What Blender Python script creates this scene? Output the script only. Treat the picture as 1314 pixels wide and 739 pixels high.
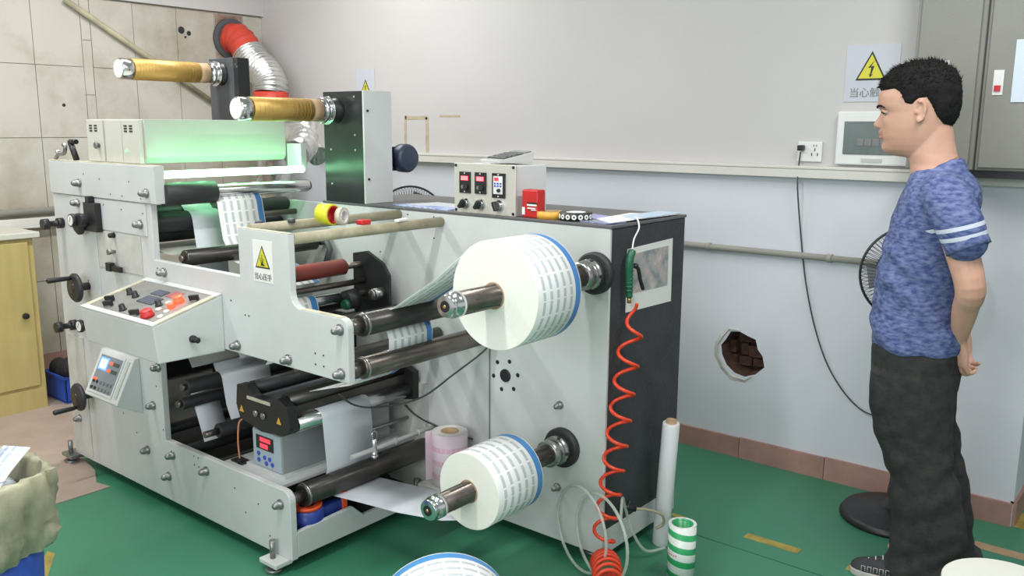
import bpy, bmesh, math, random
from mathutils import Vector, Matrix, noise
random.seed(7)
PI = math.pi
for _o in list(bpy.data.objects): bpy.data.objects.remove(_o)
SC = bpy.context.scene
COL = SC.collection

# ------------------------------------------------------------------ camera
cam_d = bpy.data.cameras.new('camera'); cam = bpy.data.objects.new('camera', cam_d); COL.objects.link(cam)
cam_d.sensor_width = 36.0; cam_d.lens = 36.0*1120.4/1314; cam_d.clip_start = .05; cam_d.clip_end = 60
_yaw, _pit, _rol = [math.radians(v) for v in (39.069, 10.525, .333)]
_F = Vector((-math.sin(_yaw)*math.cos(_pit), math.cos(_yaw)*math.cos(_pit), -math.sin(_pit)))
_R0 = Vector((math.cos(_yaw), math.sin(_yaw), 0)); _U0 = _R0.cross(_F)
_R = _R0*math.cos(_rol) + _U0*math.sin(_rol); _U = -_R0*math.sin(_rol) + _U0*math.cos(_rol)
cam.matrix_world = Matrix(((_R.x,_U.x,-_F.x,0),(_R.y,_U.y,-_F.y,0),(_R.z,_U.z,-_F.z,1.5),(0,0,0,1)))
SC.camera = cam

# ------------------------------------------------------------------ world, lights, exposure
SC.view_settings.view_transform = 'Standard'; SC.view_settings.look = 'None'
SC.view_settings.gamma = 1; SC.view_settings.use_curve_mapping = False
SC.view_settings.exposure = 0.18
W = bpy.data.worlds.new('world'); SC.world = W; W.use_nodes = True
W.node_tree.nodes['Background'].inputs[0].default_value = (.93,.96,1,1)
W.node_tree.nodes['Background'].inputs[1].default_value = .62
def area(name, loc, target, sx, sy, power, col=(1,1,1)):
    d = bpy.data.lights.new(name, 'AREA'); d.shape = 'RECTANGLE'; d.size = sx; d.size_y = sy
    d.energy = power; d.color = col
    o = bpy.data.objects.new(name, d); COL.objects.link(o); o.location = loc
    o.rotation_euler = (Vector(target)-Vector(loc)).to_track_quat('-Z','Y').to_euler()
    return o
CEIL = 3.0
# four twin ceiling battens (their fixtures are built with the ceiling below)
BATTENS = [(-1.72,.85,0), (-3.75,.9,0), (-3.7,2.45,0), (-.15,2.2,0)]
for bx_, by_, _ in BATTENS:
    area('batten_light', (bx_,by_,CEIL-.11), (bx_,by_,0), .14, 1.2, 31, (1,.985,.98))
# daylight from the open front of the workshop
area('daylight', (-.4,-2.2,2.1), (-2.0,2.6,.7), 3.2, 1.6, 78, (.96,.98,1))

# ------------------------------------------------------------------ materials
def nmat(name):
    m = bpy.data.materials.new(name); m.use_nodes = True
    nt = m.node_tree; b = nt.nodes['Principled BSDF']
    return m, nt, b
def N(nt, t, **kw):
    n = nt.nodes.new(t)
    for k, v in kw.items(): setattr(n, k, v)
    return n
def mathn(nt, op, a, b=None, c=None):
    n = nt.nodes.new('ShaderNodeMath'); n.operation = op
    for i, v in enumerate((a, b, c)):
        if v is None: continue
        if isinstance(v, (int, float)): n.inputs[i].default_value = v
        else: nt.links.new(v, n.inputs[i])
    return n.outputs[0]
def mixc(nt, fac, a, b):
    n = nt.nodes.new('ShaderNodeMix'); n.data_type = 'RGBA'
    for i, v in ((0, fac), (6, a), (7, b)):
        if isinstance(v, (int, float)): n.inputs[i].default_value = v
        elif isinstance(v, tuple): n.inputs[i].default_value = (*v[:3], 1)
        else: nt.links.new(v, n.inputs[i])
    return n.outputs[2]
def mat(name, col, rough=.5, metal=0, var=0, vs=6, bump=0, bs=60, col2=None, emit=None, es=0, alpha=1, trans=0, spec=None, aniso=None):
    m, nt, b = nmat(name)
    b.inputs['Base Color'].default_value = (*col, 1)
    b.inputs['Roughness'].default_value = rough; b.inputs['Metallic'].default_value = metal
    if spec is not None: b.inputs['Specular IOR Level'].default_value = spec
    tc = None
    if var or col2:
        tc = N(nt, 'ShaderNodeTexCoord'); n = N(nt, 'ShaderNodeTexNoise'); n.inputs['Scale'].default_value = vs
        n.inputs['Detail'].default_value = 5; n.inputs['Roughness'].default_value = .62
        nt.links.new(tc.outputs['Object'], n.inputs['Vector'])
        r = N(nt, 'ShaderNodeMapRange'); r.inputs[1].default_value = .35; r.inputs[2].default_value = .68
        nt.links.new(n.outputs[0], r.inputs[0])
        c2 = col2 if col2 else tuple(max(0, c*(1-var)) for c in col)
        nt.links.new(mixc(nt, r.outputs[0], col, c2), b.inputs['Base Color'])
    if bump:
        tc = tc or N(nt, 'ShaderNodeTexCoord'); n2 = N(nt, 'ShaderNodeTexNoise'); n2.inputs['Scale'].default_value = bs
        n2.inputs['Detail'].default_value = 3
        nt.links.new(tc.outputs['Object'], n2.inputs['Vector'])
        bp = N(nt, 'ShaderNodeBump'); bp.inputs['Strength'].default_value = bump; bp.inputs['Distance'].default_value = .004
        nt.links.new(n2.outputs[0], bp.inputs['Height']); nt.links.new(bp.outputs[0], b.inputs['Normal'])
    if emit: b.inputs['Emission Color'].default_value = (*emit, 1); b.inputs['Emission Strength'].default_value = es
    if trans: b.inputs['Transmission Weight'].default_value = trans
    if alpha < 1: b.inputs['Alpha'].default_value = alpha
    return m
M = {}
M['paint'] = mat('white_machine_paint', (.61,.63,.62), .42, 0, .10, 3, .06, 40)
M['paint_dirty'] = mat('worn_machine_paint', (.60,.60,.56), .5, 0, .22, 7, .06, 40)
M['edge'] = mat('scuffed_cream_edge', (.60,.57,.44), .6, 0, .3, 14)
M['cream'] = mat('cream_enamel', (.60,.60,.52), .45, 0, .08, 4)
M['housing'] = mat('lamp_housing_enamel', (.50,.53,.47), .45, 0, .1, 3)
M['darkpanel'] = mat('charcoal_textured_panel', (.045,.047,.052), .55, 0, .35, 9, .5, 160)
M['towerdark'] = mat('black_gloss_panel', (.03,.033,.033), .22, 0, .3, 5)
M['greypost'] = mat('dark_grey_post', (.075,.08,.088), .5, 0, .2, 6)
M['black'] = mat('black_plastic', (.018,.018,.02), .42, 0, .2, 20)
M['rubber'] = mat('black_rubber', (.03,.031,.033), .5, 0, .25, 12)
M['roller'] = mat('anodised_grey_roller', (.10,.095,.09), .33, .75, .3, 6)
M['shaft'] = mat('bronze_grey_shaft', (.20,.175,.155), .33, .85, .25, 14)
M['chrome'] = mat('polished_chrome', (.66,.67,.68), .2, 1)
M['steel'] = mat('turned_steel', (.45,.45,.44), .3, .95, .2, 12)
M['galv'] = mat('dull_bolt_steel', (.33,.335,.33), .4, .8, .3, 30)
M['brass'] = mat('brass', (.65,.45,.16), .3, .9)
M['red_roller'] = mat('red_rubber_roller', (.30,.045,.035), .45, 0, 0, 6, col2=(.14,.05,.04))
M['gold'] = mat('gold_foil', (.56,.36,.10), .46, .55, .15, 5)
M['kraft'] = mat('kraft_core', (.42,.29,.17), .8, 0, .12, 20)
M['paper'] = mat('white_paper', (.80,.80,.76), .6, 0, .02, 3)
M['liner'] = mat('grey_white_liner_paper', (.66,.69,.73), .42, 0, .06, 7)
M['rollside'] = mat('roll_side_paper', (.87,.865,.79), .6, 0, .03, 3)
M['red'] = mat('red_plastic', (.55,.02,.02), .4, 0, .12, 10)
M['redlit'] = mat('lit_red_button', (.8,.05,.02), .3, emit=(1,.06,.02), es=2.2)
M['yellow'] = mat('yellow_tape', (.72,.72,.03), .35, 0, .08, 20)
M['orange'] = mat('orange_tape', (.78,.42,.06), .4, 0, .1, 20)
M['orangered'] = mat('orange_red_plastic', (.78,.10,.03), .4)
M['blue'] = mat('blue_plastic', (.02,.05,.30), .38, 0, .15, 8)
M['brightblue'] = mat('bright_blue_plastic', (.03,.10,.50), .45, 0, .15, 8)
M['greenplastic'] = mat('dark_green_plastic', (.02,.13,.07), .38, 0, .15, 14)
M['hose_red'] = mat('red_coil_hose', (.75,.06,.02), .35)
M['glass'] = mat('smoked_glass', (.17,.21,.20), .12, 0, .3, 5)
M['grey'] = mat('mid_grey_plastic', (.20,.20,.20), .5, 0, .15, 8)
M['lgrey'] = mat('light_grey_plastic', (.5,.5,.49), .5, 0, .08, 8)
M['white'] = mat('white_plastic', (.72,.73,.72), .4, 0, .04, 8)
M['screen_red'] = mat('red_led_screen', (.5,.02,.03), .4, emit=(1,.05,.09), es=1.1)
M['digit'] = mat('led_digit', (1,.4,.4), .4, emit=(1,.45,.45), es=1.6)
M['screen_blue'] = mat('blue_lcd', (.1,.2,.8), .4, emit=(.12,.28,1), es=1.4)
M['screen_pale'] = mat('pale_lcd', (.4,.6,1), .4, emit=(.35,.6,1), es=1.5)
M['signyellow'] = mat('sign_yellow', (.62,.58,.04), .5)
M['signblack'] = mat('sign_black', (.02,.02,.02), .5)
M['signpaper'] = mat('sign_paper', (.52,.54,.60), .45, 0, .05, 8)
M['cabinet'] = mat('grey_cabinet_enamel', (.235,.235,.205), .42, 0, .06, 5, .15, 200)
M['conduit'] = mat('grey_conduit', (.34,.33,.29), .45, 0, .15, 6)
M['trunk'] = mat('cream_trunking', (.62,.61,.57), .5, 0, .06, 4)
M['foil'] = mat('aluminium_foil_duct', (.72,.72,.70), .28, .9, .12, 25, .8, 55)
M['redcloth'] = mat('red_duct_tape', (.62,.06,.035), .5, 0, .2, 12, .5, 40)
M['brick'] = mat('broken_brick', (.10,.05,.035), .95, 0, .5, 25, 1, 60)
M['plaster'] = mat('broken_plaster', (.55,.53,.50), .9, 0, .25, 25, .8, 60)
M['skirting'] = mat('pink_brown_tile', (.40,.23,.19), .5, 0, .25, 8)
M['tapemark'] = mat('old_tape_residue', (.50,.43,.30), .7, 0, .3, 20)
M['floortape'] = mat('worn_yellow_floor_tape', (.42,.33,.07), .65, 0, .45, 14)
M['cable'] = mat('grey_cable', (.05,.055,.055), .5)
M['clearhose'] = mat('clear_hose', (.62,.68,.60), .12, 0, alpha=.45)
M['uv'] = mat('uv_lamp_glow', (.5,1,.6), .4, emit=(.36,1,.50), es=9)
M['jeans'] = mat('black_jeans', (.017,.017,.017), .9, 0, 0, 30, .6, 220, col2=(.036,.036,.034))
M['skin'] = mat('skin', (.56,.31,.225), .5, 0, 0, 9, .08, 90, col2=(.62,.37,.27))
M['skin'].node_tree.nodes['Principled BSDF'].inputs['Subsurface Weight'].default_value = .12
M['skin'].node_tree.nodes['Principled BSDF'].inputs['Subsurface Scale'].default_value = .02
M['lip'] = mat('lips', (.50,.235,.175), .5)
M['hair'] = mat('black_hair', (.012,.011,.011), .75, 0, .3, 60, .5, 200, spec=.2)
M['shoe'] = mat('grey_canvas_shoe', (.045,.045,.05), .85, 0, .3, 40, .6, 200)
M['sole'] = mat('off_white_rubber', (.50,.47,.44), .6, 0, .15, 20)
M['lace'] = mat('pale_lace', (.5,.5,.5), .8)
M['eye'] = mat('eye_white', (.42,.38,.36), .3)
M['iris'] = mat('dark_iris', (.02,.012,.01), .15)
M['bag'] = mat('yellow_green_sack', (.40,.39,.26), .4, 0, .3, 7, .8, 26)
M['rag'] = mat('dark_mesh_sack', (.02,.02,.022), .9, 0, .3, 30, 1, 60)
M['motor'] = mat('blue_grey_motor', (.035,.05,.09), .4, 0, .15, 8)
M['wrap'] = mat('cream_paper_wrapped_bar', (.44,.40,.27), .6, 0, .35, 12)
M['stretch'] = mat('white_stretch_film', (.72,.73,.74), .28, 0, .06, 12)
M['copper'] = mat('orange_tube', (.60,.25,.14), .4)
M['flyer'] = mat('blue_printed_sheet', (.66,.70,.80), .5, 0, 0, 30, col2=(.12,.22,.60))

def print_mat(name, ncol=5, blue=True, base=(.86,.86,.84), ink=(.36,.43,.47), strong=.72, pitch=.046):
    # print laid out in UV space: u across the web (0..1), v along it in metres
    m, nt, b = nmat(name)
    tc = N(nt, 'ShaderNodeTexCoord'); sp = N(nt, 'ShaderNodeSeparateXYZ'); nt.links.new(tc.outputs['UV'], sp.inputs[0])
    u, v = sp.outputs[0], sp.outputs[1]
    uu = mathn(nt, 'MULTIPLY', mathn(nt, 'SUBTRACT', u, .06), ncol/.78)
    fr = mathn(nt, 'FRACT', uu)
    inb = mathn(nt, 'MULTIPLY', mathn(nt, 'GREATER_THAN', u, .06), mathn(nt, 'LESS_THAN', u, .84))
    colm = mathn(nt, 'MULTIPLY', mathn(nt, 'GREATER_THAN', fr, .34), mathn(nt, 'LESS_THAN', fr, .72))
    fv = mathn(nt, 'FRACT', mathn(nt, 'DIVIDE', v, pitch))
    dm = mathn(nt, 'MULTIPLY', mathn(nt, 'GREATER_THAN', fv, .07), mathn(nt, 'LESS_THAN', fv, .93))
    nz = N(nt, 'ShaderNodeTexNoise'); nz.inputs['Scale'].default_value = 140; nt.links.new(tc.outputs['Object'], nz.inputs[0])
    k = mathn(nt, 'MULTIPLY', mathn(nt, 'MULTIPLY', inb, mathn(nt, 'MULTIPLY', colm, dm)), mathn(nt, 'MULTIPLY_ADD', nz.outputs[0], .5, strong-.25))
    c = mixc(nt, k, base, ink)
    if blue:
        n2 = N(nt, 'ShaderNodeTexNoise'); n2.inputs['Scale'].default_value = 9; nt.links.new(tc.outputs['Object'], n2.inputs[0])
        bc = mixc(nt, n2.outputs[0], (.05,.20,.62), (.10,.38,.66))
        bm_ = mathn(nt, 'MULTIPLY', mathn(nt, 'GREATER_THAN', u, .865), mathn(nt, 'LESS_THAN', u, .985))
        c = mixc(nt, bm_, c, bc)
    nt.links.new(c, b.inputs['Base Color']); b.inputs['Roughness'].default_value = .45
    return m
M['print'] = print_mat('printed_label_web')
M['printweb'] = print_mat('printed_label_web_pale', strong=.7)
M['pinkprint'] = print_mat('pink_printed_film', 3, False, (.74,.60,.66), (.72,.30,.44), .6, .018)

def striped_tape():
    m, nt, b = nmat('green_white_spiral_tape')
    tc = N(nt, 'ShaderNodeTexCoord'); sp = N(nt, 'ShaderNodeSeparateXYZ'); nt.links.new(tc.outputs['UV'], sp.inputs[0])
    s = mathn(nt, 'FRACT', mathn(nt, 'ADD', mathn(nt, 'MULTIPLY', sp.outputs[0], 4.3), sp.outputs[1]))
    nt.links.new(mixc(nt, mathn(nt, 'LESS_THAN', s, .45), (.70,.74,.70), (.03,.34,.12)), b.inputs['Base Color'])
    b.inputs['Roughness'].default_value = .3
    return m
M['spiral'] = striped_tape()

def wall_mat():
    m, nt, b = nmat('two_tone_wall_paint')
    g = N(nt, 'ShaderNodeNewGeometry'); sp = N(nt, 'ShaderNodeSeparateXYZ'); nt.links.new(g.outputs['Position'], sp.inputs[0])
    n = N(nt, 'ShaderNodeTexNoise'); n.inputs['Scale'].default_value = 1.6; n.inputs['Detail'].default_value = 6
    nt.links.new(g.outputs['Position'], n.inputs[0])
    up = mixc(nt, n.outputs[0], (.55,.54,.535), (.48,.465,.455)); lo = mixc(nt, n.outputs[0], (.63,.655,.71), (.56,.58,.62))
    c = mixc(nt, mathn(nt, 'GREATER_THAN', sp.outputs[2], 1.32), lo, up)
    nt.links.new(c, b.inputs['Base Color']); b.inputs['Roughness'].default_value = .7
    n3 = N(nt, 'ShaderNodeTexNoise'); n3.inputs['Scale'].default_value = 40; nt.links.new(g.outputs['Position'], n3.inputs[0])
    bp = N(nt, 'ShaderNodeBump'); bp.inputs['Strength'].default_value = .15; bp.inputs['Distance'].default_value = .004
    nt.links.new(n3.outputs[0], bp.inputs['Height']); nt.links.new(bp.outputs[0], b.inputs['Normal'])
    return m
M['wall'] = wall_mat()
def tile_mat():
    m, nt, b = nmat('stained_wall_panel')
    g = N(nt, 'ShaderNodeNewGeometry')
    n = N(nt, 'ShaderNodeTexNoise'); n.inputs['Scale'].default_value = 1.7; n.inputs['Detail'].default_value = 8; n.inputs['Roughness'].default_value = .65
    nt.links.new(g.outputs['Position'], n.inputs[0])
    r = N(nt, 'ShaderNodeMapRange'); r.inputs[1].default_value = .46; r.inputs[2].default_value = .70; nt.links.new(n.outputs[0], r.inputs[0])
    n2 = N(nt, 'ShaderNodeTexNoise'); n2.inputs['Scale'].default_value = 3.5; nt.links.new(g.outputs['Position'], n2.inputs[0])
    base = mixc(nt, n2.outputs[0], (.54,.515,.45), (.46,.44,.385))
    nt.links.new(mixc(nt, mathn(nt, 'MULTIPLY', r.outputs[0], .75), base, (.27,.22,.14)), b.inputs['Base Color'])
    b.inputs['Roughness'].default_value = .6
    return m
M['tile'] = tile_mat()
def floor_mat():
    m, nt, b = nmat('worn_green_epoxy')
    g = N(nt, 'ShaderNodeNewGeometry')
    n = N(nt, 'ShaderNodeTexNoise'); n.inputs['Scale'].default_value = 2.2; n.inputs['Detail'].default_value = 9; n.inputs['Roughness'].default_value = .7
    n2 = N(nt, 'ShaderNodeTexNoise'); n2.inputs['Scale'].default_value = 45; n2.inputs['Detail'].default_value = 4
    for q in (n, n2): nt.links.new(g.outputs['Position'], q.inputs[0])
    c = mixc(nt, n.outputs[0], (.032,.235,.125), (.055,.19,.12))
    r = N(nt, 'ShaderNodeMapRange'); r.inputs[1].default_value = .62; r.inputs[2].default_value = .8; nt.links.new(n2.outputs[0], r.inputs[0])
    nt.links.new(mixc(nt, mathn(nt, 'MULTIPLY', r.outputs[0], .5), c, (.13,.2,.16)), b.inputs['Base Color'])
    b.inputs['Roughness'].default_value = .42
    bp = N(nt, 'ShaderNodeBump'); bp.inputs['Strength'].default_value = .12; bp.inputs['Distance'].default_value = .003
    nt.links.new(n2.outputs[0], bp.inputs['Height']); nt.links.new(bp.outputs[0], b.inputs['Normal'])
    return m
M['floor'] = floor_mat()
M['vinyl'] = mat('pinkish_floor_sheet', (.40,.315,.26), .55, 0, .14, 6, .1, 40)
def wood_mat():
    m, nt, b = nmat('yellow_maple_laminate')
    tc = N(nt, 'ShaderNodeTexCoord'); mp = N(nt, 'ShaderNodeMapping'); mp.inputs['Scale'].default_value = (6,6,.8)
    nt.links.new(tc.outputs['Object'], mp.inputs[0])
    n = N(nt, 'ShaderNodeTexNoise'); n.inputs['Scale'].default_value = 4; n.inputs['Detail'].default_value = 5; nt.links.new(mp.outputs[0], n.inputs[0])
    nt.links.new(mixc(nt, n.outputs[0], (.56,.46,.20), (.42,.32,.12)), b.inputs['Base Color']); b.inputs['Roughness'].default_value = .4
    return m
M['maple'] = wood_mat()
def shirt_mat():
    m, nt, b = nmat('mottled_blue_jersey')
    g = N(nt, 'ShaderNodeNewGeometry'); sp = N(nt, 'ShaderNodeSeparateXYZ'); nt.links.new(g.outputs['Position'], sp.inputs[0])
    mp = N(nt, 'ShaderNodeMapping'); mp.inputs['Scale'].default_value = (1,1,2.4); nt.links.new(g.outputs['Position'], mp.inputs[0])
    n = N(nt, 'ShaderNodeTexNoise'); n.inputs['Scale'].default_value = 42; n.inputs['Detail'].default_value = 4; nt.links.new(mp.outputs[0], n.inputs[0])
    r = N(nt, 'ShaderNodeMapRange'); r.inputs[1].default_value = .36; r.inputs[2].default_value = .66; nt.links.new(n.outputs[0], r.inputs[0])
    c = mixc(nt, r.outputs[0], (.045,.068,.205), (.165,.21,.385))
    # two printed stripes round each sleeve, measured along the sleeve in object space
    tc = N(nt, 'ShaderNodeTexCoord'); so = N(nt, 'ShaderNodeSeparateXYZ'); nt.links.new(tc.outputs['Object'], so.inputs[0])
    q = mathn(nt, 'ADD', so.outputs[2], mathn(nt, 'MULTIPLY', so.outputs[0], -.30))
    m1 = mathn(nt, 'LESS_THAN', mathn(nt, 'ABSOLUTE', mathn(nt, 'SUBTRACT', q, .2955)), .0065)
    m2 = mathn(nt, 'LESS_THAN', mathn(nt, 'ABSOLUTE', mathn(nt, 'SUBTRACT', q, .2650)), .0065)
    k = mathn(nt, 'MULTIPLY', mathn(nt, 'MAXIMUM', m1, m2), mathn(nt, 'GREATER_THAN', mathn(nt, 'ABSOLUTE', so.outputs[1]), .168))
    nt.links.new(mixc(nt, k, c, (.58,.62,.72)), b.inputs['Base Color']); b.inputs['Roughness'].default_value = .85
    return m
M['shirt'] = shirt_mat()
M['stripe'] = mat('white_jersey_stripe', (.62,.65,.72), .85)

# ------------------------------------------------------------------ mesh builder
def frame(ax):
    ax = Vector(ax).normalized()
    t = Vector((0,0,1)) if abs(ax.z) < .9 else Vector((1,0,0))
    a = ax.cross(t).normalized(); b = ax.cross(a).normalized()
    return a, b, ax
WL = {}
class MB:
    def __init__(s): s.v = []; s.f = []; s.s = []; s.m = []; s.uv = []
    def add(s, vs, fs, smooth=False, mi=0, uvs=None):
        o = len(s.v); s.v += [Vector(p) for p in vs]
        for i, f in enumerate(fs):
            s.f.append([q+o for q in f]); s.s.append(smooth); s.m.append(mi); s.uv.append(uvs[i] if uvs else None)
        return s
    def box(s, x0, x1, y0, y1, z0, z1, mi=0):
        x0,x1 = sorted((x0,x1)); y0,y1 = sorted((y0,y1)); z0,z1 = sorted((z0,z1))
        vs = [(x,y,z) for z in (z0,z1) for y in (y0,y1) for x in (x0,x1)]
        return s.add(vs, [(0,2,3,1),(4,5,7,6),(0,1,5,4),(2,6,7,3),(0,4,6,2),(1,3,7,5)], False, mi)
    def obox(s, c, size, rot, mi=0):
        c = Vector(c); hx, hy, hz = [q/2 for q in size]
        vs = [c + rot @ Vector((x,y,z)) for z in (-hz,hz) for y in (-hy,hy) for x in (-hx,hx)]
        return s.add(vs, [(0,2,3,1),(4,5,7,6),(0,1,5,4),(2,6,7,3),(0,4,6,2),(1,3,7,5)], False, mi)
    def lathe(s, p0, ax, prof, n=24, mi=0, cap=True, uvv=None, mis=None):
        # prof: list of (t along the axis, r)
        a, b, ax = frame(ax); p0 = Vector(p0); o = []
        for t, r in prof:
            for k in range(n):
                an = 2*PI*k/n; o.append(p0 + ax*t + (a*math.cos(an) + b*math.sin(an))*r)
        base = len(s.v); s.v += o
        for i in range(len(prof)-1):
            steep = abs(prof[i+1][1]-prof[i][1]) > abs(prof[i+1][0]-prof[i][0])*2.5
            for k in range(n):
                k2 = (k+1) % n
                s.f.append([base+i*n+k, base+i*n+k2, base+(i+1)*n+k2, base+(i+1)*n+k]); s.s.append(not steep)
                s.m.append(mis[i] if mis else mi)
                if uvv:
                    u0, u1, L = uvv[i]
                    s.uv.append([(u0, L*k/n), (u0, L*(k+1)/n), (u1, L*(k+1)/n), (u1, L*k/n)])
                else: s.uv.append(None)
        if cap:
            for i in (0, len(prof)-1):
                if prof[i][1] > 1e-5:
                    s.f.append([base+i*n+k for k in range(n)]); s.s.append(False); s.m.append(mis[0 if i==0 else -1] if mis else mi); s.uv.append(None)
        return s
    def cyl(s, p0, p1, r, r2=None, n=20, mi=0, cap=True):
        d = Vector(p1)-Vector(p0)
        return s.lathe(p0, d, [(0,r),(d.length,r if r2 is None else r2)], n, mi, cap)
    def prism(s, poly, axis, a0, a1, mi=0):
        n = len(poly)
        def P(p, a):
            if axis == 'y': return (p[0], a, p[1])
            if axis == 'x': return (a, p[0], p[1])
            return (p[0], p[1], a)
        vs = [P(p,a0) for p in poly] + [P(p,a1) for p in poly]
        return s.add(vs, [list(range(n)), list(range(2*n-1,n-1,-1))] + [[i,(i+1)%n,n+(i+1)%n,n+i] for i in range(n)], False, mi)
    def tube(s, pts, r, n=8, closed=False, mi=0):
        pts = [Vector(p) for p in pts]; m = len(pts); rs = r if isinstance(r, (list, tuple)) else [r]*m
        tang = []
        for i in range(m):
            a = pts[(i-1) % m] if (closed or i) else pts[0]; b = pts[(i+1) % m] if (closed or i < m-1) else pts[-1]
            tang.append((b-a).normalized())
        nrm = frame(tang[0])[0]; base = len(s.v)
        for i in range(m):
            nrm = (nrm - tang[i]*nrm.dot(tang[i])).normalized(); bi = tang[i].cross(nrm)
            for k in range(n):
                an = 2*PI*k/n; s.v.append(pts[i] + (nrm*math.cos(an)+bi*math.sin(an))*rs[i])
        for i in range(m if closed else m-1):
            j = (i+1) % m
            for k in range(n):
                k2 = (k+1) % n
                s.f.append([base+i*n+k, base+i*n+k2, base+j*n+k2, base+j*n+k]); s.s.append(True); s.m.append(mi); s.uv.append(None)
        if not closed:
            for i in (0, m-1): s.f.append([base+i*n+k for k in range(n)]); s.s.append(False); s.m.append(mi); s.uv.append(None)
        return s
    def ball(s, c, r, n=14, mi=0):
        r = Vector(r) if not isinstance(r, (int,float)) else Vector((r,r,r)); c = Vector(c); base = len(s.v)
        for i in range(n+1):
            th = PI*i/n
            for k in range(n): an = 2*PI*k/n; s.v.append(c + Vector((math.sin(th)*math.cos(an)*r.x, math.sin(th)*math.sin(an)*r.y, math.cos(th)*r.z)))
        for i in range(n):
            for k in range(n):
                k2 = (k+1) % n; s.f.append([base+i*n+k, base+i*n+k2, base+(i+1)*n+k2, base+(i+1)*n+k]); s.s.append(True); s.m.append(mi); s.uv.append(None)
        return s
    def rings(s, rings, closed_top=True, mi=0, smooth=True):
        # rings: list of lists of points of equal length
        n = len(rings[0]); base = len(s.v)
        for rg in rings: s.v += [Vector(p) for p in rg]
        for i in range(len(rings)-1):
            for k in range(n):
                k2 = (k+1) % n; s.f.append([base+i*n+k, base+i*n+k2, base+(i+1)*n+k2, base+(i+1)*n+k]); s.s.append(smooth); s.m.append(mi); s.uv.append(None)
        if closed_top:
            for i in (0, len(rings)-1): s.f.append([base+i*n+k for k in range(n)]); s.s.append(smooth); s.m.append(mi); s.uv.append(None)
        return s
    def build(s, name, mats, parent=None, origin=None, bevel=0, seg=2, merge=False):
        if not isinstance(mats, (list, tuple)): mats = [mats]
        if origin is None:
            lo = [min(v[i] for v in s.v) for i in range(3)]; hi = [max(v[i] for v in s.v) for i in range(3)]
            origin = Vector(((lo[0]+hi[0])/2, (lo[1]+hi[1])/2, lo[2] if parent is None else (lo[2]+hi[2])/2))
        origin = Vector(origin)
        me = bpy.data.meshes.new(name)
        me.from_pydata([tuple(v-origin) for v in s.v], [], s.f)
        me.polygons.foreach_set('use_smooth', s.s); me.polygons.foreach_set('material_index', s.m)
        if any(q for q in s.uv):
            ul = me.uv_layers.new(name='UVMap')
            for p in me.polygons:
                q = s.uv[p.index]
                if q:
                    for li, uvc in zip(p.loop_indices, q): ul.data[li].uv = uvc
        bm = bmesh.new(); bm.from_mesh(me)
        if merge: bmesh.ops.remove_doubles(bm, verts=bm.verts, dist=1e-5)
        bmesh.ops.recalc_face_normals(bm, faces=bm.faces); bm.to_mesh(me); bm.free()
        for m in mats: me.materials.append(m)
        o = bpy.data.objects.new(name, me); COL.objects.link(o)
        if bevel:
            b = o.modifiers.new('bevel', 'BEVEL'); b.width = bevel; b.segments = seg; b.limit_method = 'ANGLE'; b.angle_limit = math.radians(40)
        WL[o] = origin
        if parent is not None: o.parent = parent; o.location = origin - WL[parent]
        else: o.location = origin
        return o
def tag(o, label, cat, group=None, kind=None):
    o['label'] = label; o['category'] = cat
    if group: o['group'] = group
    if kind: o['kind'] = kind
    return o
def empty(name, loc, label=None, cat=None, group=None):
    o = bpy.data.objects.new(name, None); COL.objects.link(o); o.location = loc; o.empty_display_size = .05; WL[o] = Vector(loc)
    if label: tag(o, label, cat, group)
    return o
def struct(o): o['kind'] = 'structure'; return o
def lab(o, t): o['label'] = t; return o
def ribbon(name, path, y0, y1, m, parent=None, u0=0, u1=1, curl=0, th=.0012, flip=False):
    # a paper web: path of (x,z) swept from y0 to y1, with a little thickness
    mb = MB(); L = 0; pts = []
    for i, p in enumerate(path):
        if i: L += math.dist(path[i-1], p)
        pts.append((p[0], p[1], L))
    vs = []; fs = []; uv = []; n = len(pts)
    for side in (0, 1):
        for i, (x, z, l) in enumerate(pts):
            a = pts[max(i-1,0)]; b = pts[min(i+1,n-1)]; d = Vector((b[0]-a[0], b[1]-a[1])).normalized(); off = (-d.y*th*side, d.x*th*side)
            vs += [(x+off[0], y0, z+off[1]), (x+off[0], y1, z+off[1])]
    for side in (0, 1):
        b0 = side*2*n
        for i in range(n-1):
            fs.append([b0+2*i, b0+2*i+1, b0+2*i+3, b0+2*i+2]); uv.append([(u0,pts[i][2]),(u1,pts[i][2]),(u1,pts[i+1][2]),(u0,pts[i+1][2])])
    for i in range(n-1):
        for e in (0, 1):
            fs.append([2*i+e, 2*i+2+e, 2*n+2*i+2+e, 2*n+2*i+e]); uv.append([(0,0)]*4)
    mb.add(vs, fs, True, 0, uv)
    return mb.build(name, m, parent)
def arc(cx, cz, r, a0, a1, n=8):
    return [(cx + r*math.cos(math.radians(a0+(a1-a0)*i/n)), cz + r*math.sin(math.radians(a0+(a1-a0)*i/n))) for i in range(n+1)]
def smoothpath(pts, sub=6):
    P = [Vector(p) for p in pts]; out = []
    for i in range(len(P)-1):
        p0 = P[max(i-1,0)]; p1 = P[i]; p2 = P[i+1]; p3 = P[min(i+2,len(P)-1)]
        for k in range(sub):
            t = k/sub
            out.append(.5*((2*p1)+(-p0+p2)*t+(2*p0-5*p1+4*p2-p3)*t*t+(-p0+3*p1-3*p2+p3)*t**3))
    out.append(P[-1]); return out
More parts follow.
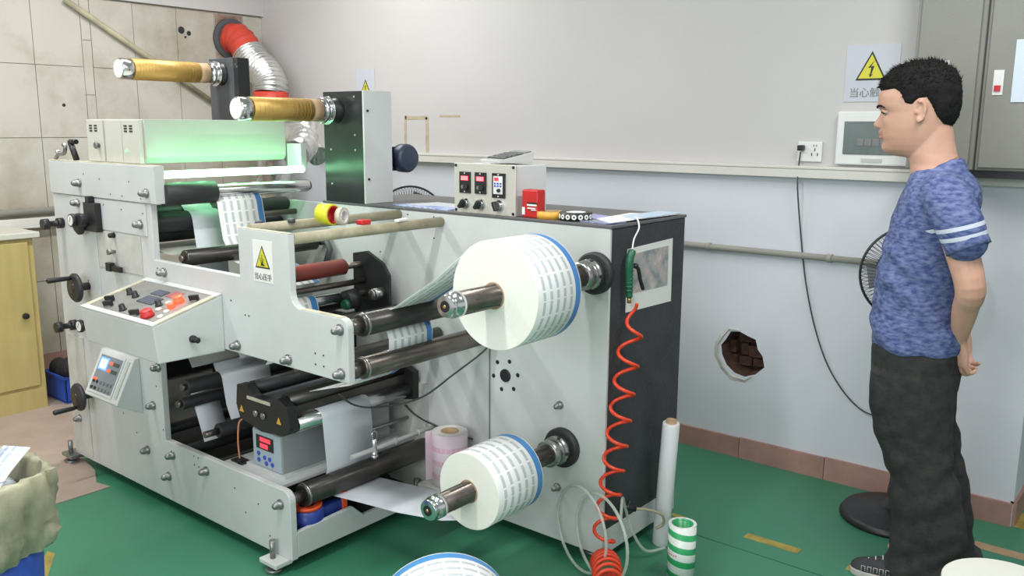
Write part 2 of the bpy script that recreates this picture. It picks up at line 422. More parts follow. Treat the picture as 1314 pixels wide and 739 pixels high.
def text(body, name, c, size, xdir, ydir, m, parent, ext=.0008):
    cu = bpy.data.curves.new(name, 'FONT'); cu.body = body; cu.size = size; cu.align_x = 'CENTER'; cu.align_y = 'CENTER'; cu.extrude = ext
    t = bpy.data.objects.new(name, cu); COL.objects.link(t)
    dg = bpy.context.evaluated_depsgraph_get(); dg.update()
    me = bpy.data.meshes.new_from_object(t.evaluated_get(dg)); bpy.data.objects.remove(t)
    xd = Vector(xdir).normalized(); yd = Vector(ydir).normalized(); zd = xd.cross(yd)
    me.transform(Matrix(((xd.x,yd.x,zd.x,0),(xd.y,yd.y,zd.y,0),(xd.z,yd.z,zd.z,0),(0,0,0,1))))
    o = bpy.data.objects.new(name, me); COL.objects.link(o); me.materials.clear(); me.materials.append(m)
    o.parent = parent; o.location = Vector(c) - WL[parent]; WL[o] = Vector(c)
    return o
# ================================================================== THE SETTING
XL, YW, XE = -5.13, 3.64, -.482      # left wall, back wall, end of the back wall
JY = 2.80                            # joint between two floor pours
fl = struct(MB().box(-7,4,-2.6,9,-.12,-.006).build('floor', M['skirting'], origin=(0,0,-.12)))
fl.data.materials[0] = mat('dark_floor_joint', (.012,.03,.02), .9)
for a in [(-7,4,-2.6,JY-.003), (-7,4,JY+.003,9)]:
    MB().box(a[0],a[1],a[2],a[3],-.006,0).build('floor_slab', M['floor'], fl)
# beige sheet flooring along the left wall
vs = MB().prism([(XL,-2.6),(-3.476,-2.6),(-3.476,1.618),(-3.56,1.60),(-3.70,1.66),(-3.92,1.70),(-3.98,2.4),(-4.0,3.64),(XL,3.64)], 'z', 0, .004).build('beige_floor_sheet', M['vinyl'])
struct(vs)

# back wall with the broken hole: face filled round the hole outline
hole = [(-1.668,.585),(-1.625,.590),(-1.585,.575),(-1.548,.565),(-1.535,.520),(-1.512,.495),(-1.500,.445),(-1.540,.405),(-1.590,.385),(-1.640,.395),(-1.680,.425),(-1.705,.470),(-1.712,.515),(-1.690,.545)]
def wall_with_hole():
    bm = bmesh.new()
    def loop(pts, y): return [bm.verts.new((p[0], y, p[1])) for p in pts]
    for y in (YW, YW+.22):
        o = loop([(XL,0),(XE,0),(XE,CEIL),(XL,CEIL)], y); h = loop(hole, y) if y == YW else []
        es = [bm.edges.new((o[i], o[(i+1)%4])) for i in range(4)] + [bm.edges.new((h[i], h[(i+1)%len(h)])) for i in range(len(h))]
        if h: bmesh.ops.triangle_fill(bm, edges=es, use_beauty=True); hf = h; of = o
        else: bm.faces.new(o); ob = o
    for i in range(4): bm.faces.new((of[i], of[(i+1)%4], ob[(i+1)%4], ob[i]))
    inner = [bm.verts.new((v.co.x*.9+(-1.60)*.1, YW+.13, v.co.z*.9+.49*.1)) for v in hf]
    for i in range(len(hf)): bm.faces.new((hf[i], hf[(i+1)%len(hf)], inner[(i+1)%len(hf)], inner[i])).material_index = 2
    bmesh.ops.triangle_fill(bm, edges=[e for e in bm.edges if e.verts[0] in inner and e.verts[1] in inner])
    for f in bm.faces:
        if all(v in inner for v in f.verts): f.material_index = 2
    bmesh.ops.recalc_face_normals(bm, faces=bm.faces)
    me = bpy.data.meshes.new('wall_back'); bm.to_mesh(me); bm.free()
    me.materials.append(M['wall']); me.materials.append(M['plaster']); me.materials.append(M['brick'])
    o = bpy.data.objects.new('wall_back', me); COL.objects.link(o); WL[o] = Vector((0,0,0)); return struct(o)
wb = wall_with_hole()
# broken bricks seen in the hole, and the chipped plaster lip on its left
for (x0,x1,z0,z1,dy) in [(-1.70,-1.67,.47,.53,.0),(-1.69,-1.665,.41,.46,.01),(-1.53,-1.505,.41,.45,.0),(-1.66,-1.56,.58,.60,.0),(-1.665,-1.575,.525,.575,.012),(-1.57,-1.535,.52,.565,.02),(-1.655,-1.62,.463,.518,.018),(-1.615,-1.525,.46,.515,.008),(-1.66,-1.60,.412,.455,.014),(-1.595,-1.53,.415,.453,.022)]:
    c = Vector(((x0+x1)/2, YW+.085+dy, (z0+z1)/2))
    mb = MB().obox(c, (x1-x0,.03,z1-z0), Matrix.Rotation(random.uniform(-.12,.12), 3, 'Y') @ Matrix.Rotation(random.uniform(-.2,.2), 3, 'Z'))
    mb.build('brick', M['brick'], wb, bevel=.004)
lip = bmesh.new(); LR = random.Random(5); inn = []; out_ = []
side = [(-1.625,.592),(-1.668,.587),(-1.690,.547),(-1.713,.515),(-1.706,.470),(-1.682,.425),(-1.641,.394),(-1.590,.383),(-1.555,.396)]
for i,(x,z) in enumerate(side):
    d = Vector((x+1.60,0,z-.49)).normalized(); w_ = (.006,.022,.034,.030,.040,.036,.040,.026,.004)[i]
    inn.append(lip.verts.new((x,YW+.020,z))); out_.append((lip.verts.new((x+d.x*w_*.5,YW-.004-LR.random()*.004,z+d.z*w_*.5)), lip.verts.new((x+d.x*w_,YW-.0005,z+d.z*w_))))
for i in range(len(side)-1):
    lip.faces.new((inn[i],inn[i+1],out_[i+1][0],out_[i][0])); lip.faces.new((out_[i][0],out_[i+1][0],out_[i+1][1],out_[i][1]))
bmesh.ops.recalc_face_normals(lip, faces=lip.faces)
lme = bpy.data.meshes.new('chipped_plaster'); lip.to_mesh(lme); lip.free(); lme.materials.append(M['plaster'])
lo_ = bpy.data.objects.new('chipped_plaster', lme); COL.objects.link(lo_); lo_.parent = wb
# left wall: backing and its big separate panels
wl = struct(MB().box(XL-.2,XL,-2.6,YW+.22,0,CEIL).build('wall_left', mat('panel_joint', (.36,.33,.27), .9), origin=(XL,0,0)))
ys = [-.30,.52,.94,1.35,1.76,2.165,2.43,2.485,2.74,3.02,3.285,3.495,3.64]
for i in range(len(ys)-1):
    zs = [.20,.62,1.03,1.42,1.815,2.20] if i != 6 else [.20,.62,1.03,1.35,1.66,1.965,2.20]
    for j in range(len(zs)-1):
        g = .0018; pr = .006 + random.uniform(0,.004)
        MB().box(XL,XL+pr,ys[i]+g,ys[i+1]-g,zs[j]+g,zs[j+1]-g).build('wall_panel', M['tile'], wl)
MB().box(XL,XL+.03,-2.6,YW,2.204,CEIL).build('upper_beam_face', M['wall'], wl)
# grimy square patch and stains round the duct opening
MB().box(XL+.0075,XL+.0125,3.29,3.485,1.90,2.19).build('rusty_patch', mat('rusty_patch', (.20,.11,.08), .8, 0, .5, 12, col2=(.42,.33,.26)), wl)
for (y,z,r) in [(3.05,2.07,.022),(3.10,2.055,.015),(3.075,2.03,.008),(2.30,1.60,.01)]:
    MB().lathe((XL+.010,y,z),(1,0,0),[(0,r),(.002,r*.8)],9).build('wall_stain', M['signblack'], wl)
struct(MB().box(XL-.2,4,-2.6,9,CEIL,CEIL+.12).build('ceiling', mat('ceiling_paint', (.62,.62,.60), .8)))
struct(MB().box(XE-.2,4,8.2,8.4,0,CEIL).build('wall_far', M['wall'], origin=(1.5,8.3,0)))
for nm, a in (('trim_1', (-4.55,-.50,YW-.045,YW,1.293,1.343)),):
    t = struct(MB().box(*a).build(nm, M['trunk'], bevel=.003))
    MB().box(a[0],a[1],a[2]-.0015,a[2]+.003,1.330,1.333).build('lid_seam', M['conduit'], t)
t = struct(MB().cyl((XL,YW-.02,.966),(-.88,YW-.02,.966),.0135).build('trim_2', M['conduit']))
for x in (-4.6,-3.9,-3.2,-2.5,-1.8,-1.25): MB().cyl((x,YW-.02,.966),(x+.022,YW-.02,.966),.0175).build('pipe_clip', M['conduit'], t)
# left wall ledge and conduit
t = struct(MB().box(XL+.01,XL+.05,-2.6,2.43,.93,.985).build('trim_3', M['trunk']))
t = struct(MB().cyl((XL+.035,-2.6,1.02),(XL+.035,2.43,1.02),.02).build('trim_4', M['conduit']))
t = struct(MB().cyl((XL+.03,2.345,2.172),(XL+.03,3.30,1.595),.016).build('trim_5', M['wrap']))
# skirting tiles
bb = struct(MB().box(XL,XE,YW-.006,YW,0,.09).build('baseboard_back', M['plaster']))
x = XL+.01
k = 0
while x < XE:
    w = min(.392, XE-x); h = .097+.004*math.sin(k*2.1)
    MB().box(x,x+w-.003,YW-.014,YW-.001,0,h).build('skirting_tile', M['skirting'], bb); x += w; k += 1
MB().box(XE-.01,XE+.012,YW,YW+.22,0,.1).build('skirting_tile', M['skirting'], bb)
bl = struct(MB().box(XL,XL+.008,-2.6,YW-.02,0,.19).build('baseboard_left', M['plaster']))
y = -.3
while y < YW-.05:
    w = min(.39, YW-.05-y); MB().box(XL+.001,XL+.018,y,y+w-.004,0,.2).build('skirting_tile', M['skirting'], bl); y += w
# lighting battens on the ceiling
for x,y,_ in BATTENS:
    b = empty('ceiling_light', (x,y,CEIL), 'white twin-tube ceiling batten '+{-1.72:'above the front of the machine',-3.75:'above the wooden cabinet',-3.7:'in the corner by the exhaust duct',-.15:'above the person'}[x], 'ceiling light', 'twin-tube ceiling battens')
    MB().box(x-.05,x+.05,y-.62,y+.62,CEIL-.05,CEIL).build('housing', M['white'], b, bevel=.004)
    for s in (-.03,.03): MB().cyl((x+s,y-.6,CEIL-.068),(x+s,y+.6,CEIL-.068),.013,n=12).build('tube', mat('lamp_tube', (1,1,1), .4, emit=(1,.98,.95), es=3), b)
# worn yellow floor marking strips, one flat strip each
for i,(x0,x1,y0,y1,l) in enumerate([(-1.235,-1.03,2.895,2.940,'worn yellow floor marking strip behind the green striped tape roll'),
        (-1.60,-1.48,2.88,2.91,'short yellow floor strip beside the dark machine side'),
        (-.86,-.74,2.895,2.940,"yellow floor strip under the person's shoe"),
        (-3.11,-2.55,.9,1.19,'yellow floor marking strip beside the blue bin'),
        (-.50,-.40,3.64,3.80,'yellow floor marking at the end of the back wall'),
        (-.56,-.30,3.36,3.42,'light brown strip on the floor behind the white roll')]):
    if i == 3: p = [(-3.10,1.20),(-3.06,1.21),(-2.60,.93),(-2.66,.90)]
    else: p = [(x0,y0),(x1,y0+.004),(x1,y1),(x0,y1-.003)]
    tag(MB().prism(p,'z',0,.0012).build('floor_marking_strip', M['floortape'] if i != 5 else M['kraft']), l, 'floor marking')
# the passage beyond the wall end: a taped machine foot in dark green with yellow edge
o = empty('green_bench', (.10,5.2,0), 'dark green bench with a yellow edge beyond the end of the back wall', 'bench')
MB().box(-.30,.6,5.0,5.5,.0,.62).build('body', M['greenplastic'], o); MB().box(-.32,.62,4.97,5.53,.62,.70).build('top', M['orange'], o, bevel=.005)
# tape residue on the back wall
def residue(strips, label):
    o = empty('tape_residue', (strips[0][0], YW, min(s[2] for s in strips)), label, 'tape residue')
    for (x0,x1,z0,z1) in strips: MB().box(x0,x1,YW-.0012,YW-.0002,z0,z1).build('tape_strip', M['tapemark'], o)
residue([(-3.775,-3.755,1.345,1.555),(-3.60,-3.575,1.345,1.545),(-3.765,-3.585,1.532,1.552)], 'yellowed tape outline of a removed sign on the back wall')
residue([(-3.49,-3.33,1.545,1.557)], 'single yellowed tape strip on the back wall, right of the tape outline')
for i,(x,z,r) in enumerate([(-3.42,1.23,.008),(-1.63,.98,.006),(-3.02,1.5,.005),(-.62,.33,.007)]):
    pass

def sign_triangle(o, cx, cz, w, y, sym, fx=(1,0,0), fn=(0,-1,0)):
    # yellow triangle with a black border, on a plane facing -y
    h = w*.95; 
    def tri(k, yy, m, nm):
        MB().prism([(cx-w/2*k, cz-h*.36*k), (cx+w/2*k, cz-h*.36*k), (cx, cz+h*.64*k)], 'y', yy-.0008, yy).build(nm, m, o)
    tri(1, y, M['signblack'], 'triangle_border'); tri(.82, y-.0008, M['signyellow'], 'triangle_field')
    yy = y-.0016
    if sym == 'bolt':
        MB().prism([(cx+.10*w,cz+.30*w),(cx-.11*w,cz+.06*w),(cx+.0*w,cz+.07*w),(cx-.03*w,cz-.16*w),(cx-.07*w,cz-.13*w),(cx-.02*w,cz-.25*w),(cx+.06*w,cz-.15*w),(cx+.015*w,cz-.15*w),(cx+.10*w,cz+.12*w),(cx-.01*w,cz+.11*w)], 'y', yy-.0008, yy).build('bolt_symbol', M['signblack'], o)
    elif sym == 'bang':
        MB().prism([(cx-.035*w,cz+.30*w),(cx+.035*w,cz+.30*w),(cx+.018*w,cz-.06*w),(cx-.018*w,cz-.06*w)], 'y', yy-.0008, yy).cyl((cx,yy-.0008,cz-.14*w),(cx,yy,cz-.14*w),.035*w).build('exclamation_symbol', M['signblack'], o)
    else:
        mb = MB().prism([(cx-.10*w,cz-.22*w),(cx+.16*w,cz-.24*w),(cx+.15*w,cz-.18*w),(cx+.02*w,cz-.12*w),(cx-.06*w,cz-.12*w)], 'y', yy-.0008, yy)
        for (ax,az,bx2,bz) in [(-.04,-.12,-.15,.10),(.0,-.12,.0,.22),(.05,-.13,.09,.06)]:
            mb.prism([(cx+ax*w-.014*w,cz+az*w),(cx+ax*w+.014*w,cz+az*w),(cx+bx2*w+.012*w,cz+bz*w),(cx+bx2*w-.012*w,cz+bz*w)], 'y', yy-.0008, yy)
        mb.build('hand_symbol', M['signblack'], o)

o = empty('warning_sign', (-4.10,YW,1.56), 'pale grey warning sign with exclamation triangle above the black drive tower', 'sign')
MB().box(-4.182,-4.02,YW-.003,YW-.0005,1.56,1.828).build('sign_board', M['signpaper'], o); sign_triangle(o, -4.101,1.70,.115,YW-.003,'bang')
o = empty('warning_sign', (-1.14,YW,1.60), 'pale wall sign with yellow lightning triangle, behind the person\'s head', 'sign')
MB().box(-1.236,-1.03,YW-.003,YW-.0005,1.602,1.822).build('sign_board', M['signpaper'], o); sign_triangle(o, -1.136,1.725,.118,YW-.003,'bolt')
text('当心触电', 'sign_lettering', (-1.136,YW-.0035,1.635), .040, (1,0,0), (0,0,1), M['grey'], o)

# distribution box
o = empty('distribution_box', (-1.11,YW,1.35), 'white flush distribution box with smoked window, left of the person\'s chin', 'distribution box')
MB().box(-1.245,-.955,YW-.03,YW-.0005,1.353,1.565).build('cover', M['white'], o, bevel=.006)
f = MB().box(-1.215,-.985,YW-.034,YW-.030,1.395,1.525).build('window', M['glass'], o, bevel=.002)
for i in range(5): MB().box(-1.16+i*.03,-1.135+i*.03,YW-.0355,YW-.034,1.43,1.458).build('breaker', M['grey'], f)
MB().box(-1.14,-1.06,YW-.033,YW-.030,1.365,1.380).build('latch', M['lgrey'], o)
# socket with plug and cable
o = empty('wall_socket', (-1.355,YW,1.355), 'white wall socket with three-pin holes and a black plug at its left', 'socket')
MB().box(-1.408,-1.306,YW-.012,YW-.0005,1.36,1.442).build('plate', M['white'], o, bevel=.003)
for (dx,dz) in ((-.0,.010),(-.012,-.010),(.012,-.010)): MB().box(-1.335+dx-.002,-1.335+dx+.002,YW-.0128,YW-.012,1.40+dz-.006,1.40+dz+.006).build('pin_hole', M['black'], o)
for (dx,dz) in ((-.006,.026),(.006,.026)): MB().box(-1.335+dx-.0015,-1.335+dx+.0015,YW-.0128,YW-.012,1.40+dz-.004,1.40+dz+.004).build('pin_hole', M['black'], o)
o = empty('power_cable', (-1.38,YW,.3), 'thin dark power cable hanging from the wall socket down behind the person', 'cable')
MB().box(-1.400,-1.376,YW-.042,YW-.0125,1.405,1.428).build('plug', M['black'], o, bevel=.004)
MB().tube(smoothpath([(-1.388,YW-.03,1.40),(-1.392,YW-.03,1.33),(-1.383,YW-.05,1.25),(-1.37,YW-.012,1.05),(-1.338,YW-.01,.86),(-1.29,YW-.01,.68),(-1.23,YW-.01,.53),(-1.165,YW-.01,.43),(-1.10,YW-.01,.365),(-1.04,YW-.012,.335),(-.97,YW-.012,.333),(-.9,YW-.03,.36)]),.0034).build('cord', M['cable'], o)

# electrical cabinet on the wall
CY = YW-.15
o = empty('electrical_cabinet', (-.71,CY,1.345), 'large grey two-door wall cabinet above the person\'s shoulder', 'cabinet')
MB().box(-.942,-.486,CY+.012,YW-.001,1.352,2.30).build('body', M['cabinet'], o, bevel=.003)
for nm,(x0,x1) in (('a',(-.928,-.728)),('b',(-.695,-.496))):
    d = MB().box(x0,x1,CY,CY+.012,1.362,2.29).build('door', M['cabinet'], o, bevel=.003)
    if nm == 'a':
        MB().box(-.848,-.818,CY-.004,CY,1.655,1.74).build('lock_plate', M['lgrey'], d); MB().box(-.842,-.826,CY-.010,CY-.004,1.69,1.73).build('lock', M['black'], d)
    else:
        MB().box(-.672,-.640,CY-.003,CY,1.615,1.70).build('switch_plate', M['white'], d); MB().box(-.667,-.647,CY-.008,CY-.003,1.628,1.648).build('red_switch', M['red'], d)
for x in (-.735,-.71): MB().box(x,x+.004,CY+.004,CY+.013,1.352,2.30).build('door_seam', M['signblack'], o)
MB().box(-.90,-.50,CY+.02,YW-.001,1.325,1.352).build('dark_gap_strip', M['black'], o)  # black strip stands in for the dark gap below the cabinet
tag(MB().box(-.612,-.50,CY-.004,CY-.002,1.59,1.80).build('notice_sheet', mat('pale_blue_notice', (.60,.68,.78), .5)), 'pale blue-white sheet taped to the right cabinet door', 'paper')

# exhaust duct
o = empty('exhaust_duct', (-4.85,3.45,1.5), 'silver foil exhaust duct with red taped elbow rising to the left wall', 'duct')
MB().lathe((XL+.012,3.395,2.04),(1,0,0),[(0,.13),(.02,.13),(.025,.11)],24).build('wall_collar', M['greypost'], o)
p = smoothpath([(-5.11,3.395,2.04),(-5.05,3.40,2.04),(-4.99,3.41,1.99),(-4.95,3.415,1.93)],6)
MB().tube(p,[.094+.006*math.sin(i*2.3) for i in range(len(p))],22).build('red_elbow', M['redcloth'], o)
p = smoothpath([(-4.96,3.415,1.95),(-4.90,3.42,1.88),(-4.80,3.42,1.82),(-4.73,3.41,1.75),(-4.72,3.40,1.69)],16)
MB().tube(p,[.100+.010*math.sin(i*1.55) for i in range(len(p))],24).build('flexible_foil_section', M['foil'], o)
MB().lathe((-4.72,3.40,1.60),(0,0,1),[(0,.108),(.10,.108)],26).build('red_ring', M['redcloth'], o)
MB().lathe((-4.72,3.40,.75),(0,0,1),[(0,.10),(.85,.10)],26).build('riser', M['foil'], o)
o2 = MB().cyl((-5.02,3.52,1.15),(-5.02,3.52,1.98),.035).cyl((-5.02,3.52,1.95),(-5.12,3.52,1.97),.035).build('cream_pipe', M['cream'])
MB().tube([Vector(q) for q in smoothpath([(-4.30,3.05,1.15),(-4.15,2.98,1.30),(-3.98,2.90,1.40),(-3.80,2.84,1.44),(-3.62,2.78,1.43),(-3.50,2.70,1.40),(-3.44,2.60,1.36)],8)],[.062+.007*math.sin(i*1.6) for i in range(49)],20).build('lower_foil_section', M['foil'], o)
MB().tube(smoothpath([(-3.95,3.0,1.55),(-3.80,2.95,1.50),(-3.72,2.90,1.40),(-3.62,2.88,1.34)],8),[.05+.006*math.sin(i*1.6) for i in range(25)],20).build('lower_foil_section', M['foil'], o)
tag(o2, 'cream vertical pipe in the corner behind the foil duct', 'pipe')

# wooden cabinet at the far left
o = empty('wooden_cabinet', (-4.94,1.2,0), 'yellow maple cabinet with round dark knob against the left wall', 'cabinet')
MB().box(-5.05,-4.775,.35,1.925,0,.915).build('body', M['maple'], o)
MB().box(-5.07,-4.752,.33,1.955,.915,.945).build('top', M['cream'], o, bevel=.004)
d = MB().box(-4.775,-4.762,1.30,1.895,.13,.895).build('door', M['maple'], o, bevel=.003)
MB().lathe((-4.762,1.845,.515),(1,0,0),[(0,.010),(.012,.010),(.016,.017),(.03,.015),(.033,.004)],16).build('knob', M['black'], d)
MB().box(-4.775,-4.762,.70,1.29,.13,.895).build('door', M['maple'], o, bevel=.003)
MB().box(-4.775,-4.765,.36,1.92,.0,.115).build('plinth', M['maple'], o)
tag(MB().lathe((-4.85,1.75,.946),(0,0,1),[(0,.035),(.02,.04),(.045,.03),(.055,.012)],16).build('round_weight', M['black']), 'small black round weight lying on top of the wooden cabinet', 'weight')
o = empty('blue_crate', (-4.84,2.12,0), 'small blue plastic crate between wooden cabinet and machine', 'crate')
MB().prism([(-4.96,2.0),(-4.72,2.0),(-4.72,2.24),(-4.96,2.24)],'z',0.005,.02).box(-4.96,-4.95,2.0,2.24,.01,.15).box(-4.73,-4.72,2.0,2.24,.01,.15).box(-4.96,-4.72,2.0,2.01,.01,.15).box(-4.96,-4.72,2.23,2.24,.01,.15).build('tub', M['brightblue'], o, bevel=.003)
MB().tube([(-4.965,1.995,.148),(-4.715,1.995,.148),(-4.715,2.245,.148),(-4.965,2.245,.148)],.008,8,True).build('rim', M['brightblue'], o)
for i in range(6): MB().box(-4.72,-4.713,2.015+i*.038,2.021+i*.038,.02,.138).build('rib', M['brightblue'], o)
mb = MB()
for i in range(9): mb.ball((-4.90+.06*(i%3)+random.uniform(-.01,.01), 2.055+.065*(i//3), .16+random.uniform(0,.05)), (.05,.05,.06), 9)
tag(mb.build('mesh_waste_heap', M['rag']), 'black tangled waste heaped in the blue crate', 'waste', kind='stuff')
tag(MB().prism([(-4.02,1.80),(-3.90,1.72),(-3.90,1.86),(-3.98,1.88)],'z',.0045,.006).build('paper_scrap', M['paper']), 'white paper scrap on the floor beside the machine\'s far foot', 'paper')
# ================================================================== THE PRINTING MACHINE
FY0, FY1, BY = 1.66, 1.685, 2.363
mc = empty('label_printing_machine', (-2.7,2.1,0), 'large pale grey roll-to-roll label printing machine with green-glowing lamp', 'machine')
def P(mb, name, m, par=mc, **k): return mb.build(name, m, par, **k)
def rnd(c, r, a0, a1, n=5): return arc(c[0], c[1], r, a0, a1, n)
outline = [(-3.87,.045),(-2.298,.045)] + rnd((-2.335,.253),.037,0,90) + [(-3.078,.29),(-3.078,.73),(-1.978,.73)] + rnd((-2.008,.90),.03,0,90) + \
          [(-2.20,.93)] + rnd((-2.20,.98),.05,-90,-180)[1:] + [(-2.25,1.163),(-2.52,1.163),(-2.52,1.0),(-3.068,1.0),(-3.068,1.208),(-3.87,1.208)]
fp = P(MB().prism(outline,'y',FY0,FY1), 'front_plate', M['paint'], bevel=.0025)
P(MB().prism([(-3.87,1.210),(-3.018,1.210),(-3.018,1.348),(-3.87,1.345)],'y',FY0-.008,FY1+.01), 'upper_front_plate', M['paint'], bevel=.0025)
P(MB().prism([(-3.69,1.205),(-3.10,1.205),(-3.10,1.085),(-3.50,1.085),(-3.50,.62),(-3.69,.62)],'y',FY0-.005,FY0), 'cover_plate', M['paint'], bevel=.0015)
P(MB().prism([(-3.495,1.08),(-3.155,1.08),(-3.155,.93),(-3.495,.93)],'y',FY0-.004,FY0), 'cover_plate', M['paint_dirty'], bevel=.0015)
P(MB().prism([(-3.86,.60),(-3.70,.60),(-3.70,.06),(-3.86,.06)],'y',FY0-.004,FY0), 'cover_plate', M['paint_dirty'], bevel=.0015)
# worn top edges of riser and arm
P(MB().box(-2.52,-2.25,FY0+.001,FY1-.001,1.1632,1.1645), 'worn_edge', M['edge'])
P(MB().box(-2.20,-2.008,FY0+.001,FY1-.001,.930,.9312), 'worn_edge', M['edge'])
P(MB().box(-3.87,-3.02,FY0-.006,FY1+.008,1.3465,1.349), 'worn_edge', M['edge'])
# back plate and cabinet carcass
P(MB().prism([(-3.87,.045),(-1.513,.045),(-1.513,1.176),(-3.87,1.176)],'y',BY,BY+.012), 'back_plate', M['paint'], bevel=.002)
P(MB().box(-2.95,-1.522,BY+.0125,2.86,.05,1.174), 'cabinet_carcass', M['paint_dirty'])
P(MB().box(-1.5215,-1.513,BY+.0125,2.862,.135,1.174), 'dark_side_panel', M['darkpanel'])
P(MB().box(-1.5215,-1.511,BY+.0125,2.864,.045,.133), 'side_skirt', M['paint'])
P(MB().box(-2.95,-1.508,BY-.002,2.866,1.176,1.186), 'worktop', mat('dark_grey_worktop', (.12,.12,.125), .4, 0, .15, 8), bevel=.002)
P(MB().box(-3.87,-2.96,BY+.0125,BY+.03,.05,1.17), 'rear_stiffener', M['paint_dirty'])
# cross beam, trays and ties between the plates
P(MB().prism([(FY1,.05),(BY,.05),(BY,.10),(1.98,.10),(1.93,.148),(FY1,.140)],'x',-2.316,-2.298), 'cross_beam', M['paint'], bevel=.002)  # notch in the outline copies the diagonal edge of a cast shadow
P(MB().box(-3.86,-3.845,FY1,BY,.05,.30), 'cross_beam', M['paint_dirty'])
P(MB().box(-2.75,-2.40,FY1,BY,.262,.276), 'platform_plate', M['paint'], bevel=.002)
P(MB().box(-3.84,-2.33,FY1,BY,.052,.058), 'drip_tray', mat('dark_tray', (.03,.032,.03), .7, 0, .3, 8))
# feet
for (x,y) in ((-2.365,1.645),(-2.365,2.33),(-1.60,2.45),(-3.85,2.34),(-1.60,2.80)):
    f = P(MB().box(x-.045,x+.05,y-.04,y+.03,.028,.045), 'foot', M['paint'], bevel=.003)
    P(MB().lathe((x,y-.012,0),(0,0,1),[(0,.03),(.012,.03),(.016,.012),(.028,.012)],16), 'levelling_pad', M['galv'], f)
    P(MB().cyl((x-.005,y-.012,.045),(x-.005,y-.012,.11),.0095,.011), 'levelling_bolt', M['galv'], f)
f = P(MB().box(-3.925,-3.83,1.62,1.69,.028,.045), 'foot', M['galv'], bevel=.003)
P(MB().lathe((-3.885,1.645,0),(0,0,1),[(0,.03),(.012,.03),(.016,.012),(.028,.012)],16), 'levelling_pad', M['galv'], f)
P(MB().cyl((-3.885,1.645,.045),(-3.885,1.645,.10),.0095,.011), 'levelling_bolt', M['galv'], f)
# dark panels added so the inside of the lower bay reads black
dc = P(MB().prism([(-3.84,.06),(-2.76,.06),(-2.76,.68),(-2.62,.72),(-3.84,.72)],'y',2.345,BY-.001), 'bay_darkening_panel', mat('bay_darkening_black', (.035,.035,.037), .6, 0, .4, 8))
P(MB().box(-3.83,-3.82,FY1+.01,2.34,.30,.72), 'bay_darkening_end', M['black'])  # second panel, added to darken the bay's far end
# domed bolts of the tie rods
def bolt(x, z, y=FY0, r=.0135, d=(0,-1,0), l=.034):
    P(MB().lathe((x,y,z),d,[(0,r*1.35),(.004,r*1.35),(.0045,r),(l*.55,r),(l*.85,r*.75),(l,r*.25)],14), 'domed_bolt', M['galv'])
for (x,z) in [(-2.012,.894),(-2.012,.757),(-2.272,.756),(-2.553,.757),(-3.001,.960),(-2.350,.237),(-2.798,.238),(-3.030,.241),(-3.220,.216),(-3.151,.416),(-3.791,.223),(-3.094,.580),(-3.07,.145)]: bolt(x,z)
for (x,z) in [(-3.140,1.128)]: bolt(x,z,FY0-.005)
for (x,z) in [(-3.075,1.248),(-3.60,1.262)]: bolt(x,z,FY0-.008)
bolt(-3.632,1.180,FY0-.005)
for (x,z) in [(-1.70,.548),(-1.705,.245)]: bolt(x,z,BY,.011)
# small drilled holes
def hole_(x, z, y, r=.0035, m='signblack'): P(MB().cyl((x,y-.0006,z),(x,y,z),r,n=8), 'screw_hole', M[m])
for (x,z) in [(-3.56,1.30),(-3.43,1.285),(-3.20,1.285),(-3.35,1.23),(-3.26,1.228),(-3.12,1.225)]: hole_(x,z,FY0-.008)
for (x,z) in [(-3.42,1.185),(-3.28,1.175),(-3.12,1.17),(-3.6,1.07),(-3.6,.86),(-3.62,.72)]: hole_(x,z,FY0-.005)
for (x,z) in [(-2.135,.80),(-2.095,.80),(-2.135,.765),(-2.095,.765),(-2.88,.275),(-2.85,.275),(-2.88,.24),(-2.85,.24),(-3.05,.97),(-3.04,.68),(-2.58,.91),(-2.50,.87),(-2.48,.87),(-2.62,.22),(-2.48,.20),(-2.42,.10),(-3.12,.50),(-3.09,.33),(-3.30,.27),(-3.40,.33),(-2.56,.145)]: hole_(x,z,FY0)
for (x,z) in [(-2.55,1.10),(-2.30,1.08),(-2.60,1.0),(-2.44,1.16),(-2.30,1.16),(-2.02,.33)]: hole_(x,z,BY)
# bolt circle and bearing on the back plate
g = P(MB().lathe((-1.946,BY,.608),(0,-1,0),[(0,.024),(.004,.024),(.006,.018),(.006,.010)],20), 'bearing_bore', M['black'])
for k in range(6):
    a = PI*2*k/6+.2; hole_(-1.946+.058*math.cos(a), .608+.058*math.sin(a), BY, .0085)
P(MB().box(-2.025,-2.018,BY-.0008,BY,.12,.70), 'plate_seam', M['grey'])

# ---- rollers (all run between the plates)
def roller(x, z, r, y0, y1, m, sh=.012, ya=FY1, yb=BY, collar=None, name='roller', label=None):
    o = P(MB().lathe((x,y0,z),(0,1,0),[(0,r*.86),(.004,r),(y1-y0-.004,r),(y1-y0,r*.86)],28), name, M[m])
    if label: lab(o, label)
    if ya < y0: P(MB().cyl((x,ya,z),(x,y0+.001,z),sh,n=14), 'journal', M['shaft'], o)
    if yb > y1: P(MB().cyl((x,y1-.001,z),(x,yb,z),sh,n=14), 'journal', M['shaft'], o)
    if collar: P(MB().lathe((x,collar,z),(0,1,0),[(0,r*1.06),(.008,r*1.06)],24), 'collar', M['steel'], o)
    return o
roller(-3.04,1.245,.026,1.90,2.355,'chrome', .02, label='bright chrome roller under the glowing lamp')
roller(-3.035,1.243,.043,1.69,1.905,'rubber', label='thick black roller left of the chrome one')
roller(-3.14,1.128,.038,1.69,1.93,'rubber')
roller(-3.20,1.16,.03,1.69,2.36,'rubber')
roller(-3.25,1.07,.032,1.69,2.36,'rubber')
